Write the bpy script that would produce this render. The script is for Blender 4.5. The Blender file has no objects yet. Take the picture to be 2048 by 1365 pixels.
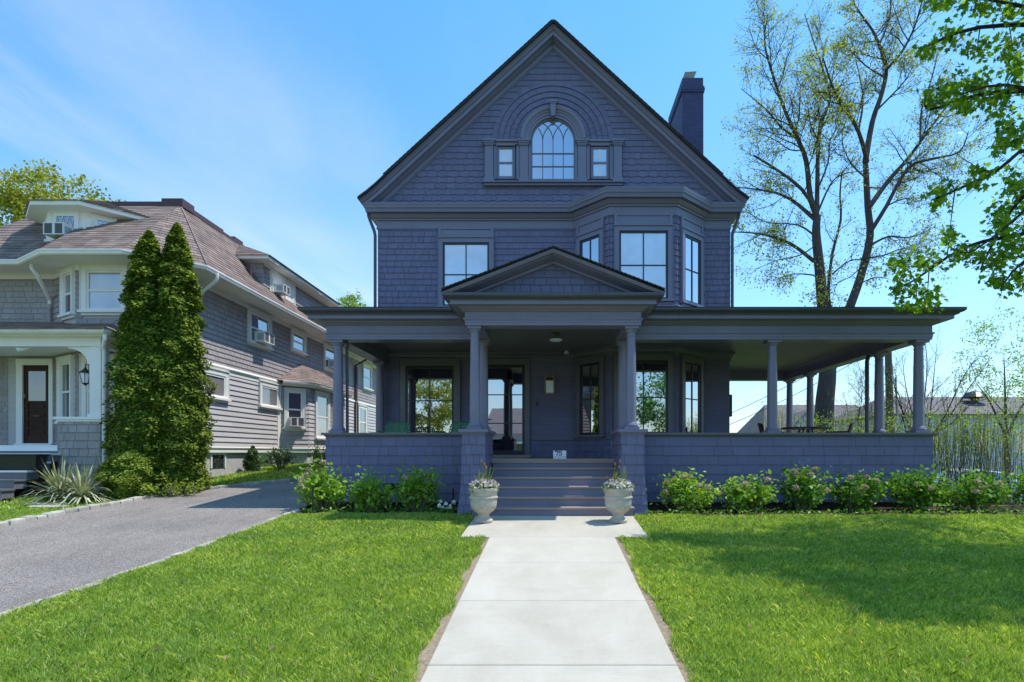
import bpy, math, random
import numpy as np
from mathutils import Vector, Matrix
random.seed(7); RNG = np.random.default_rng(11)
S = bpy.context.scene; COL = S.collection
R = math.radians
FPX, VX, VY, EYE = 1110.0, 1103.0, 905.0, 1.17          # focal length and principal point in photo pixels, eye height

def W(px, py, Y):                                        # surveyed photo point at distance Y -> world point
    return Vector(((px-VX)*Y/FPX, Y, EYE+(VY-py)*Y/FPX))

# ------------------------------------------------------------------ materials
def nt(name):
    m = bpy.data.materials.new(name); m.use_nodes = True
    t = m.node_tree; t.nodes.clear()
    out = t.nodes.new('ShaderNodeOutputMaterial')
    return m, t, out
def node(t, typ, **kw):
    n = t.nodes.new('ShaderNode'+typ)
    for k, v in kw.items():
        if k in n.inputs.keys() if isinstance(k, str) else False: n.inputs[k].default_value = v
        else: setattr(n, k, v)
    return n
def rgb(c): return (c[0], c[1], c[2], 1)
def ramp(t, src, stops):
    r = t.nodes.new('ShaderNodeValToRGB'); e = r.color_ramp.elements
    while len(e) < len(stops): e.new(.5)
    for i, (p, c) in enumerate(stops):
        e[i].position = p; e[i].color = rgb(c) if len(c) == 3 else c
    t.links.new(src, r.inputs['Fac']); return r.outputs['Color']
def noise(t, scale, detail=4, rough=.6, co='Object', stretch=None, dist=0):
    tc = t.nodes.new('ShaderNodeTexCoord'); v = tc.outputs[co]
    if stretch:
        mp = t.nodes.new('ShaderNodeMapping'); mp.inputs['Scale'].default_value = stretch
        t.links.new(v, mp.inputs['Vector']); v = mp.outputs['Vector']
    n = t.nodes.new('ShaderNodeTexNoise'); n.inputs['Scale'].default_value = scale
    n.inputs['Detail'].default_value = detail; n.inputs['Roughness'].default_value = rough
    n.inputs['Distortion'].default_value = dist
    t.links.new(v, n.inputs['Vector']); return n.outputs['Fac']
def mixc(t, fac, a, b, mode='MIX'):
    m = t.nodes.new('ShaderNodeMix'); m.data_type = 'RGBA'; m.blend_type = mode
    for s, v in ((0, fac), (6, a), (7, b)):
        if isinstance(v, (int, float)): m.inputs[s].default_value = v
        elif isinstance(v, tuple): m.inputs[s].default_value = rgb(v)
        else: t.links.new(v, m.inputs[s])
    return m.outputs[2]
def mathn(t, op, a, b=0.0):
    m = t.nodes.new('ShaderNodeMath'); m.operation = op
    for i, v in enumerate((a, b)):
        if isinstance(v, (int, float)): m.inputs[i].default_value = v
        else: t.links.new(v, m.inputs[i])
    return m.outputs[0]
def island(t): return t.nodes.new('ShaderNodeNewGeometry').outputs['Random Per Island']
def scalec(c, f): return tuple(x*f for x in c[:3])

def paint(name, col, rough=.55, var=.12, scale=3.0, isl=0.0, bump=.0, bscale=60, spec=.35, metal=0.0, grime=0.0, stretch=None):
    m, t, out = nt(name)
    b = t.nodes.new('ShaderNodeBsdfPrincipled')
    c = ramp(t, noise(t, scale, 5, .65, stretch=stretch), [(.25, scalec(col, 1-var)), (.75, scalec(col, 1+var))])
    if isl:
        c = mixc(t, 1.0, c, ramp(t, island(t), [(0, (1-isl,)*3), (1, (1+isl*.7,)*3)]), 'MULTIPLY')
    if grime:
        g = ramp(t, noise(t, 1.3, 6, .7), [(.45, (1, 1, 1)), (.8, (1-grime,)*3)])
        c = mixc(t, 1.0, c, g, 'MULTIPLY')
    t.links.new(c, b.inputs['Base Color'])
    b.inputs['Metallic'].default_value = metal
    b.inputs['Specular IOR Level'].default_value = spec
    rr = ramp(t, noise(t, scale*2.3, 3), [(.2, (max(rough-.1, .02),)*3), (.8, (min(rough+.12, 1),)*3)])
    t.links.new(rr, b.inputs['Roughness'])
    if bump:
        bp = t.nodes.new('ShaderNodeBump'); bp.inputs['Strength'].default_value = bump; bp.inputs['Distance'].default_value = .01
        t.links.new(noise(t, bscale, 5, .65, stretch=stretch), bp.inputs['Height']); t.links.new(bp.outputs['Normal'], b.inputs['Normal'])
    t.links.new(b.outputs[0], out.inputs[0]); return m

def leafmat(name, c0, c1, trans=.35, spec=.3, rough=.5, c2=None):
    m, t, out = nt(name)
    stops = [(0, c0), (1, c1)] if c2 is None else [(0, c0), (.6, c1), (1, c2)]
    c = ramp(t, island(t), stops)
    c = mixc(t, 1.0, c, ramp(t, noise(t, 1.6, 3), [(.3, (.72, .75, .7)), (.7, (1.2, 1.15, 1.1))]), 'MULTIPLY')
    b = t.nodes.new('ShaderNodeBsdfPrincipled'); t.links.new(c, b.inputs['Base Color'])
    b.inputs['Roughness'].default_value = rough; b.inputs['Specular IOR Level'].default_value = spec
    tr = t.nodes.new('ShaderNodeBsdfTranslucent')
    t.links.new(mixc(t, 1.0, c, (1.5, 1.6, .5), 'MULTIPLY'), tr.inputs['Color'])
    mx = t.nodes.new('ShaderNodeMixShader'); mx.inputs[0].default_value = trans
    t.links.new(b.outputs[0], mx.inputs[1]); t.links.new(tr.outputs[0], mx.inputs[2])
    t.links.new(mx.outputs[0], out.inputs[0]); return m

def glassmat(name, base, gloss, tint=(.9, .93, 1), wav=.004):
    m, t, out = nt(name)
    d = t.nodes.new('ShaderNodeBsdfPrincipled'); d.inputs['Roughness'].default_value = .8
    d.inputs['Specular IOR Level'].default_value = .0
    t.links.new(ramp(t, noise(t, 1.2, 2), [(.3, scalec(base, .75)), (.7, scalec(base, 1.25))]), d.inputs['Base Color'])
    g = t.nodes.new('ShaderNodeBsdfGlossy'); g.inputs['Roughness'].default_value = .015; g.inputs['Color'].default_value = rgb(tint)
    bp = t.nodes.new('ShaderNodeBump'); bp.inputs['Strength'].default_value = .12; bp.inputs['Distance'].default_value = wav
    t.links.new(noise(t, 1.1, 2), bp.inputs['Height']); t.links.new(bp.outputs['Normal'], g.inputs['Normal'])
    mx = t.nodes.new('ShaderNodeMixShader')
    fr = t.nodes.new('ShaderNodeLayerWeight'); fr.inputs['Blend'].default_value = .25
    t.links.new(mathn(t, 'ADD', mathn(t, 'MULTIPLY', fr.outputs['Fresnel'], 1-gloss), gloss), mx.inputs[0])
    t.links.new(d.outputs[0], mx.inputs[1]); t.links.new(g.outputs[0], mx.inputs[2])
    t.links.new(mx.outputs[0], out.inputs[0]); return m

SL = (.164, .155, .252)
M = {}
M['shingle'] = paint('slate_shingle_paint', SL, .6, .07, 1.5, .08, .2, 45, stretch=(6, 6, .6), grime=.08)
M['clap'] = paint('slate_clapboard_paint', scalec(SL, .98), .55, .10, 1.5, .10, .12, 50, stretch=(.6, .6, 8))
M['trim'] = paint('slate_trim_paint', (.188, .177, .258), .36, .08, 2.0, .0, .06, 30, spec=.5)
M['trimdk'] = paint('shaded_trim_paint', (.145, .140, .165), .4, .10, 2.0, .0, .05, 30, spec=.5)  # house trim again, with the porch shade put into its colour
M['sash'] = paint('black_sash_paint', (.018, .02, .032), .35, .1, 4, spec=.5)
M['gutter'] = paint('gutter_paint', (.068, .068, .09), .35, .1, 2, spec=.5)
M['ceil'] = paint('porch_ceiling_paint', (.18, .178, .175), .45, .08, 3, 0, .3, 1, stretch=(0, 18, 0), spec=.4)
M['tread'] = paint('tread_paint', (.35, .26, .235), .5, .12, 3, .1, .1, 40, stretch=(.4, 6, 6))
M['riser'] = paint('riser_paint', (.20, .185, .245), .5, .08, 3, .05)
M['roofdk'] = paint('dark_roof_shingle', (.05, .046, .05), .9, .3, 6, .2, .6, 80)
M['brickdk'] = None
M['white'] = paint('white_trim_paint', (.88, .83, .80), .5, .04, 2, .0, .05, 30, grime=.08)
M['cream'] = paint('cream_trim_paint', (.80, .77, .70), .5, .05, 2, .0, .05, 30, grime=.1)
M['nshing'] = paint('grey_shingle_paint', (.37, .32, .315), .65, .08, 1.5, .10, .25, 40, stretch=(6, 6, .6), grime=.12)
M['nclap'] = paint('grey_clapboard_paint', (.52, .475, .47), .6, .08, 1.5, .08, .1, 40, stretch=(.6, .6, 8), grime=.08)
M['nroof'] = paint('brown_roof_shingle', (.25, .188, .168), .95, .25, 2, .28, .5, 90, spec=.15)
M['ridge'] = paint('roof_flashing', (.085, .05, .055), .6, .15, 5)
M['stone'] = paint('rough_stucco_stone', (.46, .44, .42), .95, .25, 9, 0, 1.0, 22, spec=.15)
M['kerb'] = paint('kerb_granite', (.42, .39, .34), .9, .3, 10, .3, .8, 30, spec=.15)
M['wood'] = paint('dark_stained_wood', (.05, .021, .013), .5, .35, 4, .2, .1, 40, stretch=(12, 12, .8), spec=.15)
M['urn'] = paint('weathered_urn_stone', (.50, .45, .38), .95, .22, 9, 0, .7, 60, spec=.1, grime=.45)
M['black'] = paint('black_plastic', (.018, .018, .022), .4, .2, 4, spec=.5)
M['steel'] = paint('galvanised_steel', (.36, .33, .33), .5, .15, 6, metal=.2)
M['brass'] = paint('aged_brass', (.20, .16, .11), .35, .2, 8, metal=.8)
M['acwhite'] = paint('appliance_white', (.72, .72, .70), .4, .04, 4)
M['acgrille'] = paint('appliance_grille', (.20, .20, .21), .5, .1, 10)
M['chair'] = paint('green_webbing', (.06, .24, .11), .5, .15, 10, .2)
M['chairmetal'] = paint('green_tube', (.05, .18, .09), .35, .1, 5, spec=.5)
M['rattan'] = paint('brown_wicker', (.10, .06, .04), .6, .3, 30, .3, .5, 90)
M['bark'] = paint('grey_bark', (.10, .080, .078), .95, .35, 5, 0, 1.0, 14, spec=.1, stretch=(3, 3, .5))
M['barkdk'] = paint('dark_bark', (.05, .042, .04), .95, .3, 6, 0, .8, 20, spec=.1)
M['stem'] = paint('shrub_stem', (.20, .155, .12), .9, .3, 12, .3)
M['plate'] = paint('sign_plate_white', (.72, .72, .78), .5, .05, 6)
M['ink'] = paint('sign_ink', (.02, .02, .03), .5, .05, 6)
M['pole'] = paint('pole_timber', (.13, .11, .09), .9, .3, 6, 0, .5, 30, stretch=(4, 4, .4))
M['lampglass'] = paint('frosted_lamp_glass', (.85, .87, .95), .25, .05, 5, spec=.5)
M['tyre'] = paint('tyre_rubber', (.02, .02, .02), .8, .2, 20)
M['carpaint'] = paint('white_car_paint', (.66, .68, .72), .2, .03, 3, spec=.6)
M['bgwall'] = paint('pale_siding', (.60, .53, .60), .7, .06, 1, 0, .3, 1, stretch=(0, 0, 7))
M['bgroof'] = paint('grey_roof', (.17, .145, .145), .95, .2, 1.5, .2, .3, 20)
M['strgrey'] = paint('grey_house_siding', (.30, .31, .33), .7, .06, 1)
M['glass'] = glassmat('porch_glass', (.012, .013, .014), .55)
M['glassup'] = glassmat('upper_glass', (.20, .22, .36), .5)
M['glassblind'] = glassmat('glass_over_blind', (.55, .58, .68), .35)
M['glassn'] = glassmat('neighbour_glass', (.035, .037, .045), .32)
M['nblind'] = glassmat('neighbour_glass_over_blind', (.34, .34, .36), .22)
M['curtain'] = glassmat('glass_over_lace_curtain', (.20, .18, .165), .14)
# leaves
M['lf_thuja'] = leafmat('thuja_foliage', (.025, .055, .007), (.155, .225, .02), .22, .15, .7, (.30, .35, .05))
M['lf_thuja2'] = leafmat('bright_evergreen_foliage', (.05, .09, .012), (.20, .28, .03), .25, .15, .7, (.36, .42, .07))
M['lf_maple'] = leafmat('maple_leaf', (.075, .17, .014), (.25, .40, .03), .5, .3, .45)
M['lf_young'] = leafmat('young_leaf', (.22, .25, .05), (.42, .43, .13), .45, .2, .5)
M['lf_oak'] = leafmat('spring_oak_leaf', (.16, .18, .025), (.38, .38, .06), .35, .2, .55, (.48, .45, .10))
M['lf_light'] = leafmat('light_spring_leaf', (.17, .25, .045), (.34, .43, .09), .45, .2, .5)
M['lf_hyd'] = leafmat('hydrangea_leaf', (.085, .19, .025), (.18, .36, .04), .38, .3, .45)
M['lf_sunlit'] = leafmat('sunlit_hydrangea_leaf', (.16, .30, .04), (.36, .54, .08), .4, .3, .45)  # same hydrangea leaf, sunlight put into the colour by lightening it
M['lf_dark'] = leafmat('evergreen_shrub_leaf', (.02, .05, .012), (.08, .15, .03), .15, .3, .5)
M['lf_yucca'] = leafmat('yucca_blade', (.17, .22, .14), (.45, .47, .32), .12, .3, .5, (.6, .55, .38))
M['lf_dead'] = leafmat('dry_leaf', (.16, .09, .05), (.34, .24, .15), .15, .1, .8)
M['dryhead'] = leafmat('dried_flower_head', (.42, .32, .26), (.72, .60, .52), .25, .1, .8)
M['pansy'] = leafmat('pansy_petal', (.30, .22, .45), (.70, .66, .72), .25, .2, .6, (.55, .50, .25))
M['petal'] = leafmat('white_petal', (.75, .75, .78), (.85, .85, .85), .25, .2, .6)
M['lf_bulb'] = leafmat('bulb_leaf', (.12, .20, .06), (.30, .36, .12), .3, .3, .5)

def brickmat(name, col):
    m, t, out = nt(name)
    tc = t.nodes.new('ShaderNodeTexCoord'); sp = t.nodes.new('ShaderNodeSeparateXYZ'); t.links.new(tc.outputs['Object'], sp.inputs[0])
    cb = t.nodes.new('ShaderNodeCombineXYZ'); t.links.new(mathn(t, 'ADD', sp.outputs[0], sp.outputs[1]), cb.inputs[0]); t.links.new(sp.outputs[2], cb.inputs[1])
    bk = t.nodes.new('ShaderNodeTexBrick'); t.links.new(cb.outputs[0], bk.inputs['Vector'])
    bk.inputs['Scale'].default_value = 1; bk.inputs['Brick Width'].default_value = .215; bk.inputs['Row Height'].default_value = .075
    bk.inputs['Mortar Size'].default_value = .006
    bk.inputs['Color1'].default_value = rgb(col); bk.inputs['Color2'].default_value = rgb(scalec(col, .78)); bk.inputs['Mortar'].default_value = rgb(scalec(col, .6))
    b = t.nodes.new('ShaderNodeBsdfPrincipled'); b.inputs['Roughness'].default_value = .6
    t.links.new(mixc(t, 1.0, bk.outputs['Color'], ramp(t, noise(t, 2, 5), [(.3, (.8,)*3), (.7, (1.15,)*3)]), 'MULTIPLY'), b.inputs['Base Color'])
    bp = t.nodes.new('ShaderNodeBump'); bp.inputs['Strength'].default_value = .6; bp.inputs['Distance'].default_value = .008; bp.invert = True
    t.links.new(bk.outputs['Fac'], bp.inputs['Height']); t.links.new(bp.outputs['Normal'], b.inputs['Normal'])
    t.links.new(b.outputs[0], out.inputs[0]); return m
M['brickdk'] = brickmat('painted_brick', (.055, .052, .15))

# ------------------------------------------------------------------ objects
ORG = {}
def tag(o, label=None, cat=None, group=None, kind=None):
    for k, v in (('label', label), ('category', cat), ('group', group), ('kind', kind)):
        if v: o[k] = v
    return o
def thing(name, loc, label, cat, group=None):
    o = bpy.data.objects.new(name, None); COL.objects.link(o); o.location = loc; o.empty_display_size = .2
    ORG[o.name] = Vector(loc); return tag(o, label, cat, group)
def link(name, me, mat, parent=None, org=None):
    o = bpy.data.objects.new(name, me); COL.objects.link(o)
    if mat: me.materials.append(mat)
    if parent is not None:
        o.parent = parent; ORG[o.name] = ORG[parent.name]
    else:
        o.location = org; ORG[o.name] = Vector(org)
    return o
def copy_tree(o, parent=None):
    c = o.copy(); COL.objects.link(c)
    if parent is not None: c.parent = parent
    ORG[c.name] = ORG[o.name]
    for ch in [x for x in COL.objects if x.parent == o]: copy_tree(ch, c)
    return c

class Fr:                                                # a wall frame: origin, along-wall u, up v, outward n
    def __init__(s, o, u, v=(0, 0, 1)):
        s.o = Vector(o); s.u = Vector(u).normalized(); s.v = Vector(v).normalized(); s.n = s.u.cross(s.v)
    def p(s, a, b, c=0): return s.o+s.u*a+s.v*b+s.n*c
def facet(p0, p1): return Fr((p0[0], p0[1], 0), (p1[0]-p0[0], p1[1]-p0[1], 0)), math.hypot(p1[0]-p0[0], p1[1]-p0[1])

class MB:
    def __init__(s): s.v = []; s.f = []
    def add(s, vs, fs):
        k = len(s.v); s.v += [tuple(x) for x in vs]; s.f += [tuple(i+k for i in f) for f in fs]
    def poly(s, vs): s.add(vs, [tuple(range(len(vs)))])
    BF = [(0, 3, 2, 1), (4, 5, 6, 7), (0, 1, 5, 4), (1, 2, 6, 5), (2, 3, 7, 6), (3, 0, 4, 7)]
    def fbox(s, F, a0, a1, b0, b1, c0, c1):
        s.add([F.p(a, b, c) for c in (c0, c1) for a, b in ((a0, b0), (a1, b0), (a1, b1), (a0, b1))], s.BF)
    def box(s, x0, x1, y0, y1, z0, z1):
        s.add([(x, y, z) for z in (z0, z1) for x, y in ((x0, y0), (x1, y0), (x1, y1), (x0, y1))], s.BF)
    def prism(s, pts, z0, z1):
        n = len(pts); s.add([(p[0], p[1], z) for z in (z0, z1) for p in pts], [tuple(range(n-1, -1, -1)), tuple(range(n, 2*n))]+[(i, (i+1) % n, n+(i+1) % n, n+i) for i in range(n)])
    def sweep(s, path, prof, closed=False):              # path left-to-right seen from outside; prof = (out, z)
        P = [Vector((p[0], p[1], 0)) for p in path]; n = len(P); rows = []
        for i in range(n):
            ns = []
            for j in ((i-1, i), (i, i+1)):
                if closed or (j[0] >= 0 and j[1] < n):
                    d = (P[j[1] % n]-P[j[0] % n]).normalized(); ns.append(d.cross(Vector((0, 0, 1))))
            m = sum(ns, Vector()).normalized(); m = m/max(.3, m.dot(ns[0]))
            rows.append([P[i]+m*a+Vector((0, 0, z)) for a, z in prof])
        s.grid(rows, closed)
    def grid(s, rows, closed=False, wrap=False):
        n, k = len(rows), len(rows[0]); fs = []
        for i in range(n if closed else n-1):
            for j in range(k if wrap else k-1):
                a = i*k+j; b = i*k+(j+1) % k; c = ((i+1) % n)*k+(j+1) % k; d = ((i+1) % n)*k+j
                fs.append((a, d, c, b))
        s.add([v for r in rows for v in r], fs)
    def sweepv(s, path, inn, bin, prof):                 # planar path (3-D points), inn = plane normal; prof=(inward, along bin)
        P = [Vector(p) for p in path]; n = len(P); rows = []; B = Vector(bin)
        for i in range(n):
            ns = []
            for j in ((i-1, i), (i, i+1)):
                if j[0] >= 0 and j[1] < n: ns.append((P[j[1]]-P[j[0]]).normalized().cross(B)*inn)
            m = sum(ns, Vector()).normalized(); m = m/max(.3, m.dot(ns[0]))
            rows.append([P[i]+m*a+B*b for a, b in prof])
        s.grid(rows)
    def tube(s, pts, rad, n=6, cap=True):
        pts = [Vector(p) for p in pts]; rows = []
        if not hasattr(rad, '__len__'): rad = [rad]*len(pts)
        ref = None
        for i, p in enumerate(pts):
            d = (pts[min(i+1, len(pts)-1)]-pts[max(i-1, 0)])
            d = d.normalized() if d.length > 1e-9 else Vector((0, 0, 1))
            if ref is None: ref = Vector((1, 0, 0)) if abs(d.x) < .8 else Vector((0, 1, 0))
            x = (ref-d*ref.dot(d)).normalized(); y = d.cross(x); ref = x
            rows.append([p+(x*math.cos(2*math.pi*k/n)+y*math.sin(2*math.pi*k/n))*rad[i] for k in range(n)])
        k0 = len(s.v); s.grid(rows, False, True)
        if cap:
            s.f.append(tuple(range(k0+n-1, k0-1, -1))); e = k0+(len(pts)-1)*n; s.f.append(tuple(range(e, e+n)))
    def lathe(s, c, prof, n=24):
        c = Vector(c); rows = [[c+Vector((r*math.cos(2*math.pi*k/n), r*math.sin(2*math.pi*k/n), z)) for k in range(n)] for r, z in prof]
        k0 = len(s.v); s.grid(rows, False, True); e = k0+(len(prof)-1)*n
        s.f.append(tuple(range(k0, k0+n))); s.f.append(tuple(range(e, e+n)))
    def build(s, name, mat, parent=None, org=None, smooth=False):
        o_ = ORG[parent.name] if parent is not None else Vector(org)
        me = bpy.data.meshes.new(name); me.from_pydata([(a-o_.x, b-o_.y, c-o_.z) for a, b, c in s.v], [], s.f); me.update()
        if smooth:
            me.polygons.foreach_set('use_smooth', [True]*len(me.polygons))
            me.set_sharp_from_angle(angle=R(38))
        return link(name, me, mat, parent, o_)

def np_mesh(name, V, K, mat, parent=None, org=None, smooth=False):       # V (N,K,3): N separate K-gons
    o_ = ORG[parent.name] if parent is not None else Vector(org)
    N = V.shape[0]; co = (V.reshape(-1, 3)-np.array(o_)).astype(np.float32)
    me = bpy.data.meshes.new(name); me.vertices.add(N*K); me.vertices.foreach_set('co', co.ravel())
    me.loops.add(N*K); me.loops.foreach_set('vertex_index', np.arange(N*K, dtype=np.int32))
    me.polygons.add(N); me.polygons.foreach_set('loop_start', np.arange(0, N*K, K, dtype=np.int32))
    me.polygons.foreach_set('loop_total', np.full(N, K, dtype=np.int32)); me.update(calc_edges=True)
    return link(name, me, mat, parent, o_)
T_LEAF = np.array([(0, 0, 0), (.28, .35, .06), (.22, .7, .05), (0, 1, -.06), (-.22, .7, .05), (-.28, .35, .06)])
T_DIA = np.array([(0, 0, 0), (.32, .5, .05), (0, 1, 0), (-.32, .5, .05)])
T_SPRAY = np.array([(0, 0, 0), (.30, .55, .03), (.1, 1, 0), (-.28, .7, .03)])
T_ROUND = np.array([(.5*math.cos(k*math.pi/3), .5*math.sin(k*math.pi/3), 0) for k in range(6)])
T_MAPLE = np.array([(0, 0, 0), (.22, .06, .02), (.52, .12, -.05), (.36, .34, .02), (.56, .62, -.08), (.24, .58, .03), (.16, .74, 0), (0, 1.05, -.08),
                    (-.16, .74, 0), (-.24, .58, .03), (-.56, .62, -.08), (-.36, .34, .02), (-.52, .12, -.05), (-.22, .06, .02)])
def leaves(name, P, size, tmpl, mat, parent=None, org=None, up=.6, out=None, outw=0., hang=0., sv=.35):
    P = np.asarray(P, float); N = len(P)
    nrm = RNG.normal(size=(N, 3)); nrm /= np.linalg.norm(nrm, axis=1)[:, None]
    nrm[:, 2] += up
    if out is not None: nrm += np.asarray(out)*outw
    nrm /= np.linalg.norm(nrm, axis=1)[:, None]+1e-9
    t = RNG.normal(size=(N, 3)); t[:, 2] -= hang
    if out is not None: t += np.asarray(out)*1.2
    t -= nrm*(t*nrm).sum(1)[:, None]; t /= np.linalg.norm(t, axis=1)[:, None]+1e-9
    x = np.cross(t, nrm); sz = (np.asarray(size)*(1+RNG.uniform(-sv, sv, N)))[:, None, None]
    V = P[:, None, :]+sz*(x[:, None, :]*tmpl[None, :, 0:1]+t[:, None, :]*tmpl[None, :, 1:2]+nrm[:, None, :]*tmpl[None, :, 2:3])
    return np_mesh(name, V, len(tmpl), mat, parent, org)

# ------------------------------------------------------------------ shingles
def clip_poly(poly, clip):
    out = poly
    for i in range(len(clip)):
        ax, ay = clip[i]; bx, by = clip[(i+1) % len(clip)]; inp = out; out = []
        if not inp: return []
        def side(p): return (bx-ax)*(p[1]-ay)-(by-ay)*(p[0]-ax)
        for j in range(len(inp)):
            p, q = inp[j-1], inp[j]; sp, sq = side(p), side(q)
            if (sp >= 0) != (sq >= 0):
                t = sp/(sp-sq); out.append((p[0]+t*(q[0]-p[0]), p[1]+t*(q[1]-p[1])))
            if sq >= 0: out.append(q)
    return out
def shingles(mb, F, a0, a1, b0, b1, course, wid, excl=(), clip=None, wave=0., lap=.022, gap=.012, jit=.003, holes=None, wv=(.6, 1.45), ph=.0):
    nrow = int(math.ceil((b1-b0)/course-1e-6))
    for r in range(nrow):
        v0 = b0+r*course; v1 = min(v0+course, b1); vc = v0+course*.5
        ex = [(e[0], e[1]) for e in excl if e[2] < vc < e[3]]
        if holes: ex += holes(vc)
        iv = [(a0, a1)]
        for e0, e1 in ex:
            nv = []
            for lo, hi in iv:
                if e1 <= lo or e0 >= hi: nv.append((lo, hi)); continue
                if e0 > lo: nv.append((lo, e0))
                if e1 < hi: nv.append((e1, hi))
            iv = nv
        for lo, hi in iv:
            pos = lo-random.random()*wid
            while pos < hi:
                w = wid*random.uniform(*wv); s0 = max(lo, pos+gap/2); s1 = min(hi, pos+w-gap/2); pos += w
                if s1-s0 < .012: continue
                j = random.uniform(-jit, jit)
                if wave:
                    k = max(2, int((s1-s0)/.035)); bot = [(s0+(s1-s0)*i/k, v0+wave*math.sin((s0+(s1-s0)*i/k+ph*r)*2*math.pi/.30)+j*.3) for i in range(k+1)]
                else: bot = [(s0, v0+j), (s1, v0+j+random.uniform(-.002, .002))]
                pl = bot+[(s1, v1), (s0, v1)]
                if clip: pl = clip_poly(pl, clip)
                if len(pl) < 3: continue
                n = len(pl); top = [F.p(a, b, max(.002, lap*(1-.93*(b-v0)/course))) for a, b in pl]; bk = [F.p(a, b, -.004) for a, b in pl]
                mb.add(top+bk, [tuple(range(n))]+[(i, n+i, n+(i+1) % n, (i+1) % n) for i in range(n) if not (abs(pl[i][1]-v1) < 1e-6 and abs(pl[(i+1) % n][1]-v1) < 1e-6)])

# ------------------------------------------------------------------ windows
def window(root, F, a0, a1, b0, b1, glass, trim, sash, cw=.11, head=.0, sill=True, style='cross', sw=.05, name='window', deep=.07, panel=None, lower=None):
    c = MB()
    c.fbox(F, a0-cw, a0, b0-.0, b1+cw, -.01, deep); c.fbox(F, a1, a1+cw, b0, b1+cw, -.01, deep)
    c.fbox(F, a0, a1, b1, b1+cw, -.01, deep+.002)
    c.fbox(F, a0-cw-.02, a1+cw+.02, b1+cw, b1+cw+.03, -.01, deep+.03)
    for x0, x1 in ((a0-cw-.012, a0-cw), (a1+cw, a1+cw+.012)): c.fbox(F, x0, x1, b0, b1+cw, -.01, deep+.02)
    if panel:
        z0, z1 = b1+cw+.03, panel
        c.fbox(F, a0-cw, a1+cw, z0, z1, -.01, .03)
        for x0, x1 in ((a0-cw, a0-cw+.07), (a1+cw-.07, a1+cw)): c.fbox(F, x0, x1, z0, z1, .03, .055)
        for y0, y1 in ((z0, z0+.06), (z1-.06, z1)): c.fbox(F, a0-cw+.07, a1+cw-.07, y0, y1, .03, .053)
    w = c.build(name, trim, root)
    if sill:
        m = MB(); m.fbox(F, a0-cw-.04, a1+cw+.04, b0-.06, b0, -.01, deep+.06); m.fbox(F, a0-cw, a1+cw, b0-.12, b0-.06, -.01, deep-.01); m.build('sill', trim, w)
    m = MB(); d = .045
    m.fbox(F, a0, a0+sw, b0, b1, -.0, d); m.fbox(F, a1-sw, a1, b0, b1, 0, d)
    m.fbox(F, a0+sw, a1-sw, b0, b0+sw*1.2, 0, d); m.fbox(F, a0+sw, a1-sw, b1-sw, b1, 0, d)
    am, bm = (a0+a1)/2, (b0+b1)/2; mw = .014
    if style == 'cross':
        m.fbox(F, am-mw, am+mw, b0+sw*1.2, b1-sw, .0, d-.006); m.fbox(F, a0+sw, am-mw, bm-mw, bm+mw, 0, d-.008); m.fbox(F, am+mw, a1-sw, bm-mw, bm+mw, 0, d-.008)
    if style in ('hung', 'hung2'):
        m.fbox(F, a0+sw, a1-sw, bm-.025, bm+.025, 0, d-.004)
    if style == 'hung2':
        m.fbox(F, am-mw, am+mw, b0+sw*1.2, bm-.025, 0, d-.01); m.fbox(F, am-mw, am+mw, bm+.025, b1-sw, 0, d-.01)
    if style == 'diamond':
        n = 3
        for i in range(n):
            x0 = a0+sw+(a1-a0-2*sw)*i/n; x1 = a0+sw+(a1-a0-2*sw)*(i+1)/n
            y0, y1 = b0+sw*1.2, b1-sw
            for (p, q) in (((x0, y0), (x1, y1)), ((x0, y1), (x1, y0))):
                m.tube([F.p(p[0], p[1], .03), F.p(q[0], q[1], .03)], .008, 4)
    m.build('sash', sash, w)
    g = MB()
    if lower:
        g.poly([F.p(a0, b0, .02), F.p(a1, b0, .02), F.p(a1, bm, .02), F.p(a0, bm, .02)]); g.build('pane', lower, w)
        g = MB(); g.poly([F.p(a0, bm, .022), F.p(a1, bm, .022), F.p(a1, b1, .022), F.p(a0, b1, .022)]); g.build('pane', glass, w)
    else:
        g.poly([F.p(a0, b0, .02), F.p(a1, b0, .02), F.p(a1, b1, .02), F.p(a0, b1, .02)]); g.build('pane', glass, w)
    return w
# ------------------------------------------------------------------ camera, light, sky
cam = bpy.data.cameras.new('camera'); co = bpy.data.objects.new('camera', cam); COL.objects.link(co)
co.location = (0, 0, EYE); co.rotation_euler = (R(90), 0, 0)
cam.sensor_width = 36; cam.lens = FPX/2048*36; cam.shift_x = -(VX-1024)/2048; cam.shift_y = (VY-682.5)/2048
cam.clip_start = .05; cam.clip_end = 3000; S.camera = co
SUN = Vector((.49, .10, 1.0)).normalized()
sd = bpy.data.lights.new('sun', 'SUN'); sd.energy = 5.0; sd.angle = R(.53); sd.color = (1, .955, .88)
so = bpy.data.objects.new('sun', sd); COL.objects.link(so); so.rotation_euler = SUN.to_track_quat('Z', 'Y').to_euler(); so.location = (10, 0, 30)
w = bpy.data.worlds.new('World'); S.world = w; w.use_nodes = True; t = w.node_tree; t.nodes.clear()
out = t.nodes.new('ShaderNodeOutputWorld'); bg = t.nodes.new('ShaderNodeBackground'); bg.inputs['Strength'].default_value = .15
sky = t.nodes.new('ShaderNodeTexSky'); sky.sky_type = 'NISHITA'; sky.sun_disc = False
sky.sun_elevation = math.asin(SUN.z); sky.sun_rotation = math.atan2(SUN.x, SUN.y); sky.altitude = 100; sky.air_density = 1.15; sky.dust_density = .35; sky.ozone_density = 1.6
tc = t.nodes.new('ShaderNodeTexCoord')
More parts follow.
